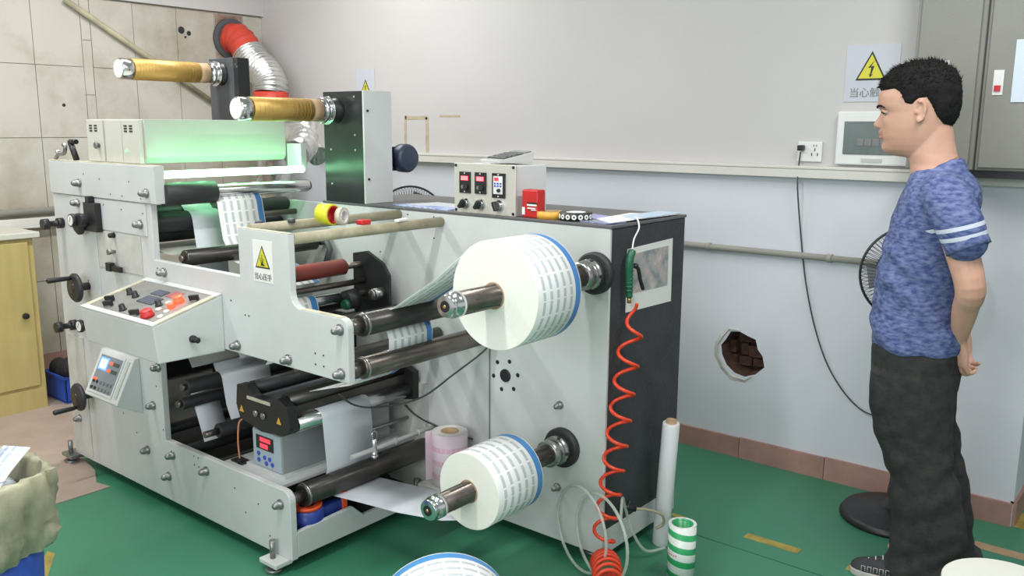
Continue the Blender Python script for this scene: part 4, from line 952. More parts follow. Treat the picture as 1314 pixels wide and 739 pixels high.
for x,a in ((-2.150,.6),(-2.075,.6),(-1.990,-.4)):
    k = MB().lathe((x,2.376,1.220),(0,-1,0),[(0,.021),(.005,.021),(.010,.016),(.016,.016)],20).build('rotary_knob', M['chrome'], o)
    MB().obox((x,2.352,1.220),(.013,.018,.034),Matrix.Rotation(a,3,'Y')).build('grip', M['black'], k, bevel=.003)
for x in (-2.196,-1.925):
    for z in (1.195,1.357): MB().cyl((x,2.3735,z),(x,2.376,z),.0055,n=10).build('corner_screw', M['black'], o)
o = empty('calculator', (-2.04,2.47,1.3625), 'silver-edged desk calculator with raised display lying on the control box', 'calculator')
RC = Matrix.Rotation(-.38,3,'Z')
c0 = Vector((-2.05,2.475,1.375))
def cc(x,y,z): return c0 + RC @ Vector((x,y,z))
bd = MB()
vs = [cc(*p) for p in [(-.075,-.06,-.006),(.075,-.06,-.006),(.075,.075,-.006),(-.075,.075,-.006),(-.075,-.06,.003),(.075,-.06,.003),(.075,.085,.033),(-.075,.085,.033)]]
bd.add(vs, [(0,1,2,3),(4,5,6,7),(0,1,5,4),(1,2,6,5),(2,3,7,6),(3,0,4,7)]).build('body', M['lgrey'], o, bevel=.002)
n_ = Vector((0,-.203,.979)); RR = RC @ Matrix.Rotation(math.atan2(.03,.145),3,'X')
MB().obox(cc(0,.066,.031),(.125,.026,.003),RR).build('display', M['glass'], o)
MB().obox(cc(0,.003,.017),(.132,.085,.0015),RR).build('key_field', M['black'], o)
for i in range(6):
    for j in range(4): MB().obox(cc(-.052+i*.021,-.030+j*.021,.0125+j*.0043),(.014,.012,.005),RR).build('key', M['grey'], o)
o = empty('red_gauge_box', (-1.845,2.44,ZT), 'upright red plastic case leaning on the right side of the control box', 'red box')
MB().box(-1.895,-1.825,2.385,2.43,ZT,1.283).build('case', M['red'], o, bevel=.005)
MB().box(-1.868,-1.828,2.380,2.385,1.228,1.234).box(-1.866,-1.833,2.380,2.385,1.218,1.222).box(-1.85,-1.83,2.380,2.385,1.213,1.216).build('slot_strip', M['paper'], o)
MB().box(-1.868,-1.826,2.381,2.385,1.235,1.240).build('slot', M['signblack'], o)
MB().box(-1.892,-1.880,2.3835,2.385,1.196,1.222).build('small_label', M['paper'], o)
o = empty('orange_tape_roll', (-1.80,2.40,ZT), 'orange-yellow tape roll lying flat beside the red case', 'tape')
MB().lathe((-1.800,2.425,ZT),(0,0,1),[(0,.030),(0,.048),(.024,.048),(.024,.030),(0,.030)],36,cap=False).build('tape_winding', M['orange'], o)
MB().lathe((-1.800,2.425,ZT),(0,0,1),[(0,.027),(0,.030),(.025,.030),(.025,.027),(0,.027)],30,cap=False).build('core', M['kraft'], o)
o = empty('black_tape_roll', (-1.70,2.42,ZT), 'black tape roll with a row of white round marks, right of the orange tape', 'tape')
MB().lathe((-1.700,2.437,ZT),(0,0,1),[(0,.034),(0,.056),(.027,.056),(.027,.034),(0,.034)],40,cap=False).build('tape_winding', M['black'], o)
for k in range(16):
    a = 2*PI*k/16+.1; c = Vector((-1.700+.0565*math.cos(a),2.437+.0565*math.sin(a),ZT+.0135))
    MB().lathe(c, (math.cos(a),math.sin(a),0), [(-.0005,.0035),(-.0005,.0085),(.0005,.0085),(.0005,.0035),(-.0005,.0035)],12,cap=False).build('white_mark', M['paper'], o)
MB().lathe((-1.700,2.437,ZT),(0,0,1),[(0,.031),(0,.034),(.0275,.034),(.0275,.031),(0,.031)],30,cap=False).build('core', M['white'], o)
def sheet(nm, pts, z, m, label, th=.0015): return tag(MB().prism(pts,'z',z,z+th).build(nm,m), label, 'paper')
sheet('printed_sheet',[(-1.66,2.40),(-1.54,2.378),(-1.52,2.47),(-1.63,2.50)],ZT,mat('silver_blue_packet',(.45,.48,.56),.2,.4,0,20,col2=(.1,.16,.5)),'silver-blue packet at the front corner of the worktop',.004)
sheet('printed_sheet',[(-1.64,2.47),(-1.53,2.39),(-1.512,2.80),(-1.66,2.72)],ZT+.0045,M['paper'],'white document page on the right end of the worktop')
sheet('printed_sheet',[(-1.62,2.60),(-1.52,2.52),(-1.515,2.84),(-1.61,2.84)],ZT+.0065,mat('blue_lettered_page',(.62,.68,.76),.5,0,0,40,col2=(.30,.48,.68)),'blue-tinted page on top of the white document pages')
sheet('printed_sheet',[(-1.78,2.52),(-1.66,2.50),(-1.64,2.60),(-1.76,2.64)],ZT,mat('purple_blue_sheet',(.36,.36,.66),.5),'purple-blue sheet behind the two tape rolls')
sheet('printed_sheet',[(-2.56,2.40),(-2.24,2.375),(-2.22,2.47),(-2.50,2.52)],ZT,M['flyer'],'blue and white printed sheets left of the control box',.005)
sheet('printed_sheet',[(-2.50,2.42),(-2.28,2.45),(-2.26,2.55),(-2.47,2.56)],ZT+.0055,M['liner'],'pale translucent sheet on the blue printed sheets')

# ---- tape dispenser on the cross beam tray
o = empty('tape_dispenser', (-2.42,1.85,.058), 'blue hand tape dispenser with orange roll on the frame tray', 'tape dispenser')
MB().lathe((-2.36,1.775,.10),(0,0,1),[(0,.030),(0,.058),(.085,.058),(.085,.030),(0,.030)],32,cap=False).build('housing', M['blue'], o)
MB().prism([(-2.33,1.74),(-2.33,1.92),(-2.345,1.92),(-2.40,1.80),(-2.40,1.74)],'z',.10,.175).build('side_arm', M['blue'], o, bevel=.003)
MB().lathe((-2.36,1.775,.185),(0,0,1),[(0,.030),(0,.053),(.012,.053),(.012,.030),(0,.030)],30,cap=False).build('orange_tape', M['orangered'], o)
MB().box(-2.335,-2.322,1.905,1.925,.125,.205).build('cutter_guard', M['orangered'], o, bevel=.002)
MB().box(-2.40,-2.33,1.74,1.81,.058,.10).build('foot', M['blue'], o)
# ---- pink film roll
o = empty('pink_film_roll', (-2.05,2.22,.05), 'upright roll of clear film with pink print behind the smaller label roll', 'film roll')
MB().lathe((-2.115,2.245,.19),(0,0,1),[(0,.034),(0,.066),(.20,.066),(.20,.034),(0,.034)],40,cap=False,uvv=[(0,0,0),(0,1,.4),(0,0,0),(0,0,0),(0,0,0)],mis=[1,0,1,1,1]).build('film_winding', [M['pinkprint'],mat('film_edge',(.62,.60,.58),.4)], o)
MB().lathe((-2.115,2.245,.189),(0,0,1),[(0,.028),(0,.034),(.203,.034),(.203,.028),(0,.028)],30,cap=False).build('core', M['kraft'], o)
MB().prism([(-2.180,2.225),(-2.188,2.190),(-2.186,2.189),(-2.177,2.225)],'z',.195,.385).build('loose_film_end', M['pinkprint'], o)
P(MB().box(-2.20,-1.98,2.16,BY,.176,.189).box(-2.20,-2.19,2.16,BY,.12,.176), 'shelf_bracket', M['paint_dirty'])

# ---- right-hand side
o = empty('air_gun', (-1.50,2.44,.93), 'dark green air blow gun hanging by a white cord on the dark machine side', 'air gun')
gx = -1.485
MB().tube(smoothpath([(gx,2.445,.945),(gx,2.442,.99),(gx,2.438,1.04),(gx+.002,2.440,1.075),(gx,2.456,1.10)]),[.011]*6+[.0125]*6+[.0135]*6+[.013]*6+[.009],14).build('body', M['greenplastic'], o)
for i in range(7): MB().lathe((gx,2.442,.965+i*.013),(0,0,1),[(0,.0128),(.003,.0142),(.006,.0128)],14).build('grip_ridge', M['greenplastic'], o)
MB().tube(smoothpath([(gx+.006,2.468,1.045),(gx+.012,2.478,1.035),(gx+.014,2.488,1.00),(gx+.016,2.505,.965)]),.0065,10).build('trigger', M['black'], o)
MB().ball((gx+.006,2.466,1.048),(.012,.012,.009),10).build('trigger_pivot', M['black'], o)
MB().cyl((gx,2.445,.925),(gx,2.445,.947),.007,n=12).build('hose_fitting', M['brass'], o)
MB().tube(smoothpath([(gx,2.455,1.10),(gx-.004,2.470,1.135),(gx-.004,2.50,1.17),(gx-.03,2.53,1.196),(gx-.06,2.56,1.196)]),.003,8).build('hanging_cord', M['white'], o)
# red coil hose: stretched helix, tight bundle at the floor
o = empty('coil_hose', (-1.43,2.40,0), 'bright red coiled air hose hanging from the green air gun to the floor', 'hose')
pts = []; n = 420; turns = 9.0
for i in range(n+1):
    t = i/n; z = .925 - t*.80
    amp = .006+.030*min(1,t*7)
    a = 2*PI*turns*(t**1.15) + 1.2
    cx = -1.462 - .015*t; cy = 2.447 - .135*t
    pts.append((cx+amp*math.cos(a), cy+amp*math.sin(a), z))
MB().tube(pts,.0062,8).build('hanging_coil', M['hose_red'], o)
pts = [];
for i in range(260):
    t = i/259; a = 2*PI*6.5*t; c = Vector((-1.475+.09*t, 2.32-.115*t, .054+.02*math.sin(t*PI))); s_ = Vector((.78,.62,0))
    pts.append(c + (s_*math.cos(a)+Vector((0,0,1))*math.sin(a))*.044)
MB().tube(pts,.0064,8).build('floor_coil', M['hose_red'], o)
# clear hose loops
o = empty('clear_hose', (-1.52,2.33,0), 'clear plastic air hose looping on the floor at the machine corner', 'hose')
def loop(c, r, zc, ph, tilt=.5, ry=None):
    return [Vector((c[0]+r*math.cos(a)*.9, c[1]+r*math.cos(a)*-.35, zc+r*math.sin(a)*.98)) + Vector((0,0,0)) for a in [ph+2*PI*i/44 for i in range(44)]]
MB().tube(loop((-1.555,2.295),.15,.157,0),.0055,8,True).build('loop', M['clearhose'], o)
MB().tube(loop((-1.468,2.285),.15,.157,.4),.0055,8,True).build('loop', M['clearhose'], o)
MB().tube(smoothpath([(-1.44,2.36,.20),(-1.46,2.40,.26),(-1.47,2.44,.20),(-1.46,2.48,.10),(-1.43,2.52,.03),(-1.40,2.60,.02)]),.0055,8).build('tail', M['clearhose'], o)
o = empty('hose_coupling', (-1.46,2.48,.18), 'black hose coupling with a yellow tail beside the machine corner', 'coupling')
MB().cyl((-1.50,2.45,.20),(-1.46,2.49,.19),.011,n=12).cyl((-1.485,2.465,.175),(-1.475,2.475,.22),.006,n=10).build('coupling_body', M['black'], o)
MB().tube(smoothpath([(-1.46,2.49,.19),(-1.43,2.54,.175),(-1.405,2.58,.15),(-1.41,2.60,.11),(-1.43,2.585,.09)]),.005,8).build('yellow_tail', M['wrap'], o)
# poster on the dark side
def poster_mat():
    m, nt, b = nmat('faded_photo_print')
    tc = N(nt,'ShaderNodeTexCoord'); n = N(nt,'ShaderNodeTexNoise'); n.inputs['Scale'].default_value = 22; n.inputs['Detail'].default_value = 6
    nt.links.new(tc.outputs['Object'], n.inputs[0]); cr = N(nt,'ShaderNodeValToRGB'); nt.links.new(n.outputs[0], cr.inputs[0])
    e = cr.color_ramp.elements; e[0].position = .35; e[0].color = (.24,.26,.26,1); e[1].position = .7; e[1].color = (.55,.55,.56,1)
    q = cr.color_ramp.elements.new(.5); q.color = (.40,.40,.40,1); q = cr.color_ramp.elements.new(.6); q.color = (.52,.40,.36,1)
    nt.links.new(cr.outputs[0], b.inputs['Base Color']); b.inputs['Roughness'].default_value = .3; return m
o = empty('poster', (-1.512,2.60,.88), 'white laminated sheet with a faded photograph on the dark machine side', 'poster')
MB().prism([(2.468,.885),(2.776,.878),(2.772,1.108),(2.468,1.100)],'x',-1.5125,-1.5105).build('sheet', M['paper'], o)
MB().prism([(2.482,.945),(2.745,.940),(2.742,1.085),(2.482,1.080)],'x',-1.5105,-1.5098).build('picture', poster_mat(), o)
# upright stretch-film tube and the striped roll
o = empty('film_tube', (-1.44,2.66,0), 'tall slim roll of white stretch film standing beside the dark machine side', 'film roll')
dv = Vector((.035,-.015,.53)).normalized()
MB().lathe((-1.448,2.655,.0),dv,[(0,.019),(0,.0285),(.004,.0305),(.47,.0305),(.474,.0285),(.474,.019)],32,cap=False).build('film_winding', M['stretch'], o)
MB().lathe((-1.448,2.655,.0),dv,[(0,.016),(0,.019),(.485,.019),(.485,.016),(0,.016)],28,cap=False).build('core', M['kraft'], o)
o = empty('striped_tape_rolls', (-1.262,2.46,0), 'stack of green and white spiral striped tape standing upright on the floor', 'tape')
MB().lathe((-1.262,2.46,0),(0,0,1),[(0,.036),(0,.046),(.208,.046),(.208,.036),(0,.036)],44,cap=False,uvv=[(0,0,0),(0,1,1),(0,0,0),(0,0,0),(0,0,0)],mis=[1,0,1,0,1]).build('tape_winding',[M['spiral'],M['white']],o)
MB().lathe((-1.262,2.46,0),(0,0,1),[(0,.031),(0,.0365),(.203,.0365),(.203,.031),(0,.031)],40,cap=False,uvv=[(0,0,0),(0,1,1),(0,0,0),(0,0,0),(0,0,0)],mis=[0,0,0,0,0]).build('inner_core',[M['spiral']],o)
for i in range(7): MB().box(-1.262-.03+i*.008,-1.262-.026+i*.008,2.4135+abs(i-3.2)**2*.0008,2.4175+abs(i-3.2)**2*.0008,.105,.111).build('red_print_mark', mat('red_ink',(.6,.2,.2),.5) if i==0 else bpy.data.materials['red_ink'], o)
# big white roll at the bottom right
o = empty('white_paper_roll', (-.345,2.66,0), 'large plain cream-white paper roll lying flat at the bottom right corner', 'paper roll')
MB().lathe((-.345,2.62,0),(0,0,1),[(0,.038),(0,.156),(.004,.160),(.241,.160),(.245,.156),(.245,.038),(0,.038)],64,cap=False).build('paper_winding', M['rollside'], o)
MB().lathe((-.345,2.62,0),(0,0,1),[(0,.033),(0,.038),(.247,.038),(.247,.033),(0,.033)],36,cap=False).build('core', M['kraft'], o)

# ---- fans
def fan(c, axis, r, label, base=None, full=True):
    a, b, ax = frame(axis); c = Vector(c)
    t = empty('pedestal_fan', (c.x,c.y,0), label, 'fan')
    def ring(rr, off, th, nm='guard_ring'):
        MB().tube([c+ax*off+(a*math.cos(2*PI*k/48)+b*math.sin(2*PI*k/48))*rr for k in range(48)], th, 6, True).build(nm, M['black'], t)
    ring(r,0,.005,'rim'); ring(r,.012,.004,'rim'); ring(r*.68,.045,.0018); ring(r*.68,-.035,.0018); ring(r*.32,.055,.0018)
    mb = MB()
    for k in range(72):
        d = a*math.cos(2*PI*k/72)+b*math.sin(2*PI*k/72)
        mb.tube([c+d*r, c+d*r*.9+ax*.03, c+d*r*.6+ax*.05, c+d*.05+ax*.058], .0011, 4)
        mb.tube([c+d*r, c+d*r*.9-ax*.025, c+d*r*.6-ax*.04, c+d*.05-ax*.045], .0011, 4)
    mb.build('guard_wires', M['black'], t)
    MB().lathe(c-ax*.10,ax,[(0,.03),(.02,.05),(.06,.055),(.07,.03),(.12,.03),(.13,.01)],20).build('motor_housing', M['black'], t)
    for k in range(3):
        d = a*math.cos(2*PI*k/3)+b*math.sin(2*PI*k/3); e = ax.cross(d)
        MB().add([c+d*.03+e*.02-ax*.01, c+d*r*.8+e*r*.35+ax*.012, c+d*r*.88-e*r*.15-ax*.012, c+d*.03-e*.02+ax*.01,
                  c+d*.03+e*.02-ax*.013, c+d*r*.8+e*r*.35+ax*.009, c+d*r*.88-e*r*.15-ax*.015, c+d*.03-e*.02+ax*.007],
                 [(0,1,2,3),(4,5,6,7),(0,1,5,4),(1,2,6,5),(2,3,7,6),(3,0,4,7)]).build('blade', M['grey'], t)
    if base:
        br_, bx_, by_ = base
        MB().lathe((bx_,by_,0),(0,0,1),[(0,br_),(.012,br_),(.03,br_*.93),(.045,br_*.5),(.05,.04),(.09,.022)],44).build('base', M['black'], t)
        MB().cyl((bx_,by_,.05),(bx_,by_,c.z-.05),.014).build('pole', M['black'], t)
        MB().tube(smoothpath([(bx_,by_,c.z-.06),(bx_,by_,c.z-.02),tuple(c-ax*.05)]),.02,10).build('neck', M['black'], t)
    return t
fan((-.865,3.42,.965),(.35,-.93,0),.178,'black wire-guard pedestal fan behind the person, round dark base on the floor',(.195,-.855,3.42))
fan((-3.10,3.02,1.035),(.6,-.8,.1),.17,'black wire-guard fan behind the machine, right of the black tower',(.18,-3.14,3.06))

# ---- waste bin in the lower left corner
BX, BYY = -2.53, .785
o = empty('waste_bin', (BX,BYY,0), 'blue round bin lined with a yellow-green sack at the lower left corner', 'bin')
MB().lathe((BX,BYY,0),(0,0,1),[(0,.15),(.01,.155),(.48,.185),(.482,.18),(.02,.148)],40,cap=False).build('bin_body', M['brightblue'], o)
rg = []
NB = 120
for (r0,z0,w,fr,ph) in [(.150,.30,.006,5,0),(.160,.42,.008,7,1),(.170,.50,.010,9,2),(.182,.550,.011,9,2),(.196,.570,.009,7,1),(.208,.560,.010,7,0),(.216,.52,.010,6,.5),(.218,.48,.012,8,1.5),(.212,.445,.013,6,2.5),(.216,.41,.014,9,.7),(.205,.375,.013,9,.9),(.192,.35,.010,11,.7)]:
    ring = []
    for k in range(NB):
        a = 2*PI*k/NB; rr = r0 + w*math.sin(fr*a+ph)*.6 + w*math.sin(fr*2.7*a+ph*2)*.5 + w*1.1*noise.noise(Vector((math.cos(a)*4,math.sin(a)*4,z0*14)))+w*.5*noise.noise(Vector((math.cos(a)*11,math.sin(a)*11,z0*20)))
        ring.append((BX+rr*math.cos(a), BYY+rr*math.sin(a), z0+.012*noise.noise(Vector((math.cos(a)*2,math.sin(a)*2,z0*6+5)))+.010*math.sin(3*a+ph)))
    rg.append(ring)
MB().rings(rg, closed_top=False).build('sack_liner', M['bag'], o)
MB().lathe((BX,BYY,.40),(0,0,1),[(0,.16),(.02,.12),(.03,.02)],24).build('sack_filling', M['liner'], o)
def strip(pts, w, d, m, nm, label):
    # a curled label strip, width w along direction d
    d = Vector(d).normalized(); P_ = smoothpath(pts,5); vs=[]; fs=[]; uv=[]; L=0; n=len(P_)
    for i,p in enumerate(P_): vs += [p-d*w/2, p+d*w/2]
    for i,p in enumerate(P_): vs += [p-d*w/2+Vector((.0008,-.0008,-.001)), p+d*w/2+Vector((.0008,-.0008,-.001))]
    for s in (0,1):
        for i in range(n-1): fs.append([s*2*n+2*i,s*2*n+2*i+1,s*2*n+2*i+3,s*2*n+2*i+2]); uv.append([(0,i*.02),(1,i*.02),(1,i*.02+.02),(0,i*.02+.02)])
    for i in range(n-1):
        for e in (0,1): fs.append([2*i+e,2*i+2+e,2*n+2*i+2+e,2*n+2*i+e]); uv.append([(0,0)]*4)
    return tag(MB().add(vs,fs,True,0,uv).build(nm,m), label, 'waste')
strip([(BX+.06,BYY-.04,.44),(BX+.02,BYY+.06,.545),(BX-.035,BYY+.155,.60)],.085,(.7,.4,0),print_mat('waste_print',3,False,(.68,.74,.80),(.30,.42,.66),.7,.035),'printed_strip','pale printed label strip sticking up out of the bin')
strip([(BX-.10,BYY-.04,.46),(BX-.10,BYY+.03,.545),(BX-.13,BYY+.10,.555)],.06,(.7,.3,.2),M['blue'],'blue_strip','dark blue strip at the left inside the bin')
strip([(BX+.03,BYY-.07,.44),(BX+.06,BYY+.0,.53),(BX+.10,BYY+.055,.56)],.035,(.5,.6,.2),M['blue'],'blue_strip','small blue-edged strip at the right inside the bin')
for (dx,dy,dz,l) in ((.0,-.05,.47,'crumpled white paper at the front inside the bin'),(-.08,.09,.46,'crumpled white paper at the back inside the bin')):
    mb = MB(); mb.ball((BX+dx,BYY+dy,dz),(.075,.075,.05),14)
    for v in mb.v:
        q = noise.noise(v*22); v += (v-Vector((BX+dx,BYY+dy,dz)))*q*.5
    for i in range(len(mb.s)): mb.s[i] = False
    tag(mb.build('crumpled_paper', M['liner'], merge=True), l, 'waste')
# ================================================================== THE PERSON
PY = 3.04
pe = empty('person', (-.66,PY,0), 'standing young person in mottled blue t-shirt and black jeans, hands behind back, facing the machine', 'person')
def interp(tab, z):
    if z <= tab[0][0]: return tab[0][1]
    for (a,va),(b,vb) in zip(tab, tab[1:]):
        if z <= b:
            t = (z-a)/(b-a); t = t*t*(3-2*t) if len(tab) < 6 else t; return va+(vb-va)*t
    return tab[-1][1]
def ell(xf, xb, w, z, cy=PY, n=40, pw=2.3, tilt=0):
    cx = (xf+xb)/2; a = (xb-xf)/2; r = []
    for k in range(n):
        t = 2*PI*k/n; c, s = math.cos(t), math.sin(t)
        px = math.copysign(abs(c)**(2/pw), c)*a; py = math.copysign(abs(s)**(2/pw), s)*w
        r.append(Vector((cx-px, cy-py, z - px*tilt)))
    return r
# head: front base line, nose/lip/chin profile, back line and half width by height
BASEF = [(1.405,-.800),(1.418,-.846),(1.428,-.868),(1.445,-.878),(1.475,-.888),(1.505,-.892),(1.53,-.892),(1.548,-.892),(1.570,-.903),(1.60,-.908),(1.63,-.899),(1.655,-.880),(1.675,-.850),(1.688,-.81),(1.692,-.78)]
PROF  = [(1.405,-.800),(1.414,-.858),(1.424,-.880),(1.434,-.8885),(1.446,-.889),(1.456,-.885),(1.462,-.886),(1.468,-.899),(1.473,-.900),(1.477,-.893),(1.482,-.902),(1.488,-.902),(1.494,-.896),(1.498,-.902),(1.503,-.916),(1.510,-.921),(1.518,-.917),(1.535,-.905),(1.548,-.899),(1.558,-.902),(1.566,-.910),(1.575,-.910),(1.60,-.909),(1.63,-.899),(1.655,-.880),(1.675,-.850),(1.688,-.81),(1.692,-.78)]
BACK  = [(1.405,-.735),(1.43,-.72),(1.46,-.705),(1.50,-.694),(1.54,-.684),(1.58,-.679),(1.61,-.681),(1.64,-.692),(1.665,-.710),(1.683,-.738),(1.692,-.765)]
WID   = [(1.405,.026),(1.418,.036),(1.432,.046),(1.45,.054),(1.47,.060),(1.50,.066),(1.53,.070),(1.56,.073),(1.59,.075),(1.62,.073),(1.645,.065),(1.665,.053),(1.68,.036),(1.688,.021),(1.692,.010)]
def headpt(z, t, off=0):
    xf = interp(BASEF,z); xb = interp(BACK,z); w = interp(WID,z)+off; bump = interp(PROF,z)-xf
    a = (xb-xf)/2+off; cx = (xf+xb)/2; c, s = math.cos(t), math.sin(t); pw = 2.25
    px = math.copysign(abs(c)**(2/pw), c)*a; y = math.copysign(abs(s)**(2/pw), s)*w
    sg = .011+.004*max(0,(1.515-z)/.02) if 1.497 < z < 1.56 else (.020 if z < 1.497 else .04)
    x = cx-px
    if c > 0:
        if not off: x += bump*math.exp(-(y/sg)**2)
        for sy in (-1,1):  # eye sockets and cheeks
            x += .010*math.exp(-((y-sy*.030)/.013)**2-((z-1.549)/.009)**2)
            x -= .004*math.exp(-((y-sy*.036)/.016)**2-((z-1.52)/.014)**2)
    return Vector((x, PY-y, z))
def voxel(mb, name, size, mats, parent, smooth=2, post=None, sf=.5):
    o = mb.build(name+'_source', M['skin'], None, origin=(0,0,0))
    r = o.modifiers.new('r','REMESH'); r.mode = 'VOXEL'; r.voxel_size = size; r.use_smooth_shade = True
    s = o.modifiers.new('s','SMOOTH'); s.factor = sf; s.iterations = smooth
    dg = bpy.context.evaluated_depsgraph_get(); dg.update()
    me = bpy.data.meshes.new_from_object(o.evaluated_get(dg)); bpy.data.objects.remove(o); me.name = name
    me.materials.clear()
    for m in mats: me.materials.append(m)
    if post: post(me)
    org = Vector((-.70,PY,.9)); me.transform(Matrix.Translation(-org))
    for p in me.polygons: p.use_smooth = True
    ob = bpy.data.objects.new(name, me); COL.objects.link(ob); ob.parent = parent; ob.location = org-WL[parent]; WL[ob] = org
    return ob
def limb(mb, pts, rs, sub=5, n=16):
    P_ = smoothpath(pts,sub); R_ = []
    m = len(pts)-1
    for i in range(len(P_)):
        t = i/(len(P_)-1)*m; k = min(int(t),m-1); f = t-k; f = f*f*(3-2*f); R_.append(rs[k]+(rs[k+1]-rs[k])*f)
    mb.tube(P_, R_, n); mb.ball(P_[0], R_[0]*.98, 12); mb.ball(P_[-1], R_[-1]*.98, 12)
bd = MB()
zs = [1.405+ (1.692-1.405)*i/90 for i in range(91)]
bd.rings([[headpt(z, 2*PI*k/72) for k in range(72)] for z in zs])
# neck and trunk under the shirt
bd.rings([ell(-.80,-.60,.10,1.315,pw=2), ell(-.795,-.630,.075,1.35,pw=2), ell(-.800,-.650,.060,1.385,pw=2), ell(-.812,-.665,.056,1.42,pw=2), ell(-.815,-.676,.055,1.46,pw=2), ell(-.80,-.685,.055,1.51,pw=2)])
bd.rings([ell(-.82,-.62,.12,.76), ell(-.84,-.63,.145,.85), ell(-.835,-.645,.135,1.0), ell(-.82,-.625,.145,1.15), ell(-.80,-.605,.155,1.25), ell(-.785,-.61,.13,1.32), ell(-.78,-.62,.07,1.36)])
for s in (-1,1):  # ears
    cx, cz, cy = -.779, 1.553, PY+s*.076
    bd.tube([(cx+.012*math.cos(a)+.006*math.sin(a)*0, cy+s*(.004+.004*math.sin(a*.5)), cz+.030*math.sin(a)) for a in [-2.4+4.6*i/16 for i in range(17)]], [.0045]*8+[.0055]*9, 8)
    bd.ball((cx,cy-s*.002,cz),(.012,.005,.026),10); bd.ball((cx-.004,cy+s*.002,cz-.029),(.008,.005,.009),8)
    bd.ball((cx-.012,cy+s*.001,cz-.004),(.004,.004,.006),8)
# arms and hands
def arm(side, sh, el, wr, d, wv, nv):
    sh, el, wr = [Vector(q)+(Vector((-.046,0,0)) if side < 0 else Vector((-.045,0,0))) for q in (sh, el, wr)]
    limb(bd, [sh, (Vector(sh)+Vector(el))/2+Vector((.006,-.004*side,0)), el, (Vector(el)*.62+Vector(wr)*.38), wr], [.046,.048,.043,.038,.026])
    d = Vector(d).normalized(); wv = Vector(wv).normalized(); nv = Vector(nv).normalized(); wr = Vector(wr)
    kn = wr + d*.085
    rings_ = []
    for t, w_, h_ in ((-.012,.025,.020),(.015,.030,.018),(.045,.037,.016),(.075,.040,.0145),(.090,.036,.012)):
        c = wr+d*t; rings_.append([c + wv*math.cos(2*PI*k/20)*w_ + nv*math.sin(2*PI*k/20)*h_ for k in range(20)])
    bd.rings(rings_)
    for i,(ln,cu) in enumerate(((.9,.50),(1.0,.46),(.96,.52),(.76,.60))):
        b0 = kn + wv*(1.5-i)*.0195 - d*.004; pts = [b0-d*.02, b0]; ang = .25+.05*i; dd = d
        for sgl in (.040,.026,.021):
            dd = (d*math.cos(ang)+nv*math.sin(ang)).normalized(); pts.append(pts[-1]+dd*sgl*ln); ang += cu+.15
        limb(bd, pts, [.0095,.0095,.0085,.0078,.0068], 3, 10)
    tb = wr + d*.022 + wv*.026
    limb(bd, [tb, tb+wv*.016+d*.026+nv*.006, tb+wv*.020+d*.052+nv*.016, tb+wv*.016+d*.074+nv*.026], [.0125,.0115,.0098,.0078], 3, 10)
arm(-1, (-.650,PY-.138,1.298), (-.553,2.832,1.035), (-.566,2.955,.848), (.05,.22,-1), (-.75,.65,.10), (.65,.72,.1))
arm(1, (-.650,PY+.138,1.298), (-.553,3.250,1.035), (-.555,3.115,.852), (.06,-.32,-1), (-.75,-.60,.10), (.62,-.75,.1))
# legs (inside the jeans) and feet (inside the shoes)
for s in (-1,1):
    fx = 0 if s < 0 else .07
    limb(bd, [(-.735,PY+s*.075,.78),(-.728,PY+s*.08,.62),(-.70+fx*.4,PY+s*.085,.44),(-.645+fx*.7,PY+s*.085,.25),(-.635+fx,PY+s*.085,.09)], [.068,.062,.050,.042,.034])
    limb(bd, [(-.635+fx,PY+s*.085,.075),(-.72+fx,PY+s*.085,.042),(-.82+fx,PY+s*.085,.034)], [.032,.022,.016])
def skinpost(me):
    for p in me.polygons:
        c = p.center
        if c.x < -.884 and abs(c.y-PY) < .024 and 1.463 < c.z < 1.4905: p.material_index = 1
body = voxel(bd, 'body', .0036, [M['skin'], M['lip']], pe, 2, skinpost)
for s in (-1,1):
    e = MB().ball((-.8765,PY+s*.030,1.5485),.0122,14).build('eye', M['eye'], pe)
    MB().ball((-.8858,PY+s*.030,1.547),(.0048,.0055,.0055),10).build('iris', M['iris'], e)
    MB().tube(smoothpath([(-.8915,PY+s*.019,1.549),(-.8915,PY+s*.028,1.5545),(-.887,PY+s*.038,1.552),(-.880,PY+s*.045,1.547)]),[.0045]*4+[.005]*10+[.0035]*5,6).build('upper_eyelid', M['skin'], e)
    MB().tube(smoothpath([(-.8925,PY+s*.020,1.547),(-.8955,PY+s*.028,1.5495),(-.8905,PY+s*.038,1.5475),(-.881,PY+s*.046,1.5445)]),.0013,5).build('eyelashes', M['hair'], e)
    MB().tube(smoothpath([(-.909,PY+s*.014,1.563),(-.907,PY+s*.026,1.5685),(-.898,PY+s*.040,1.569),(-.885,PY+s*.050,1.563)]),[.002]*3+[.0036]*11+[.0018]*5,6).build('eyebrow', M['hair'], pe)
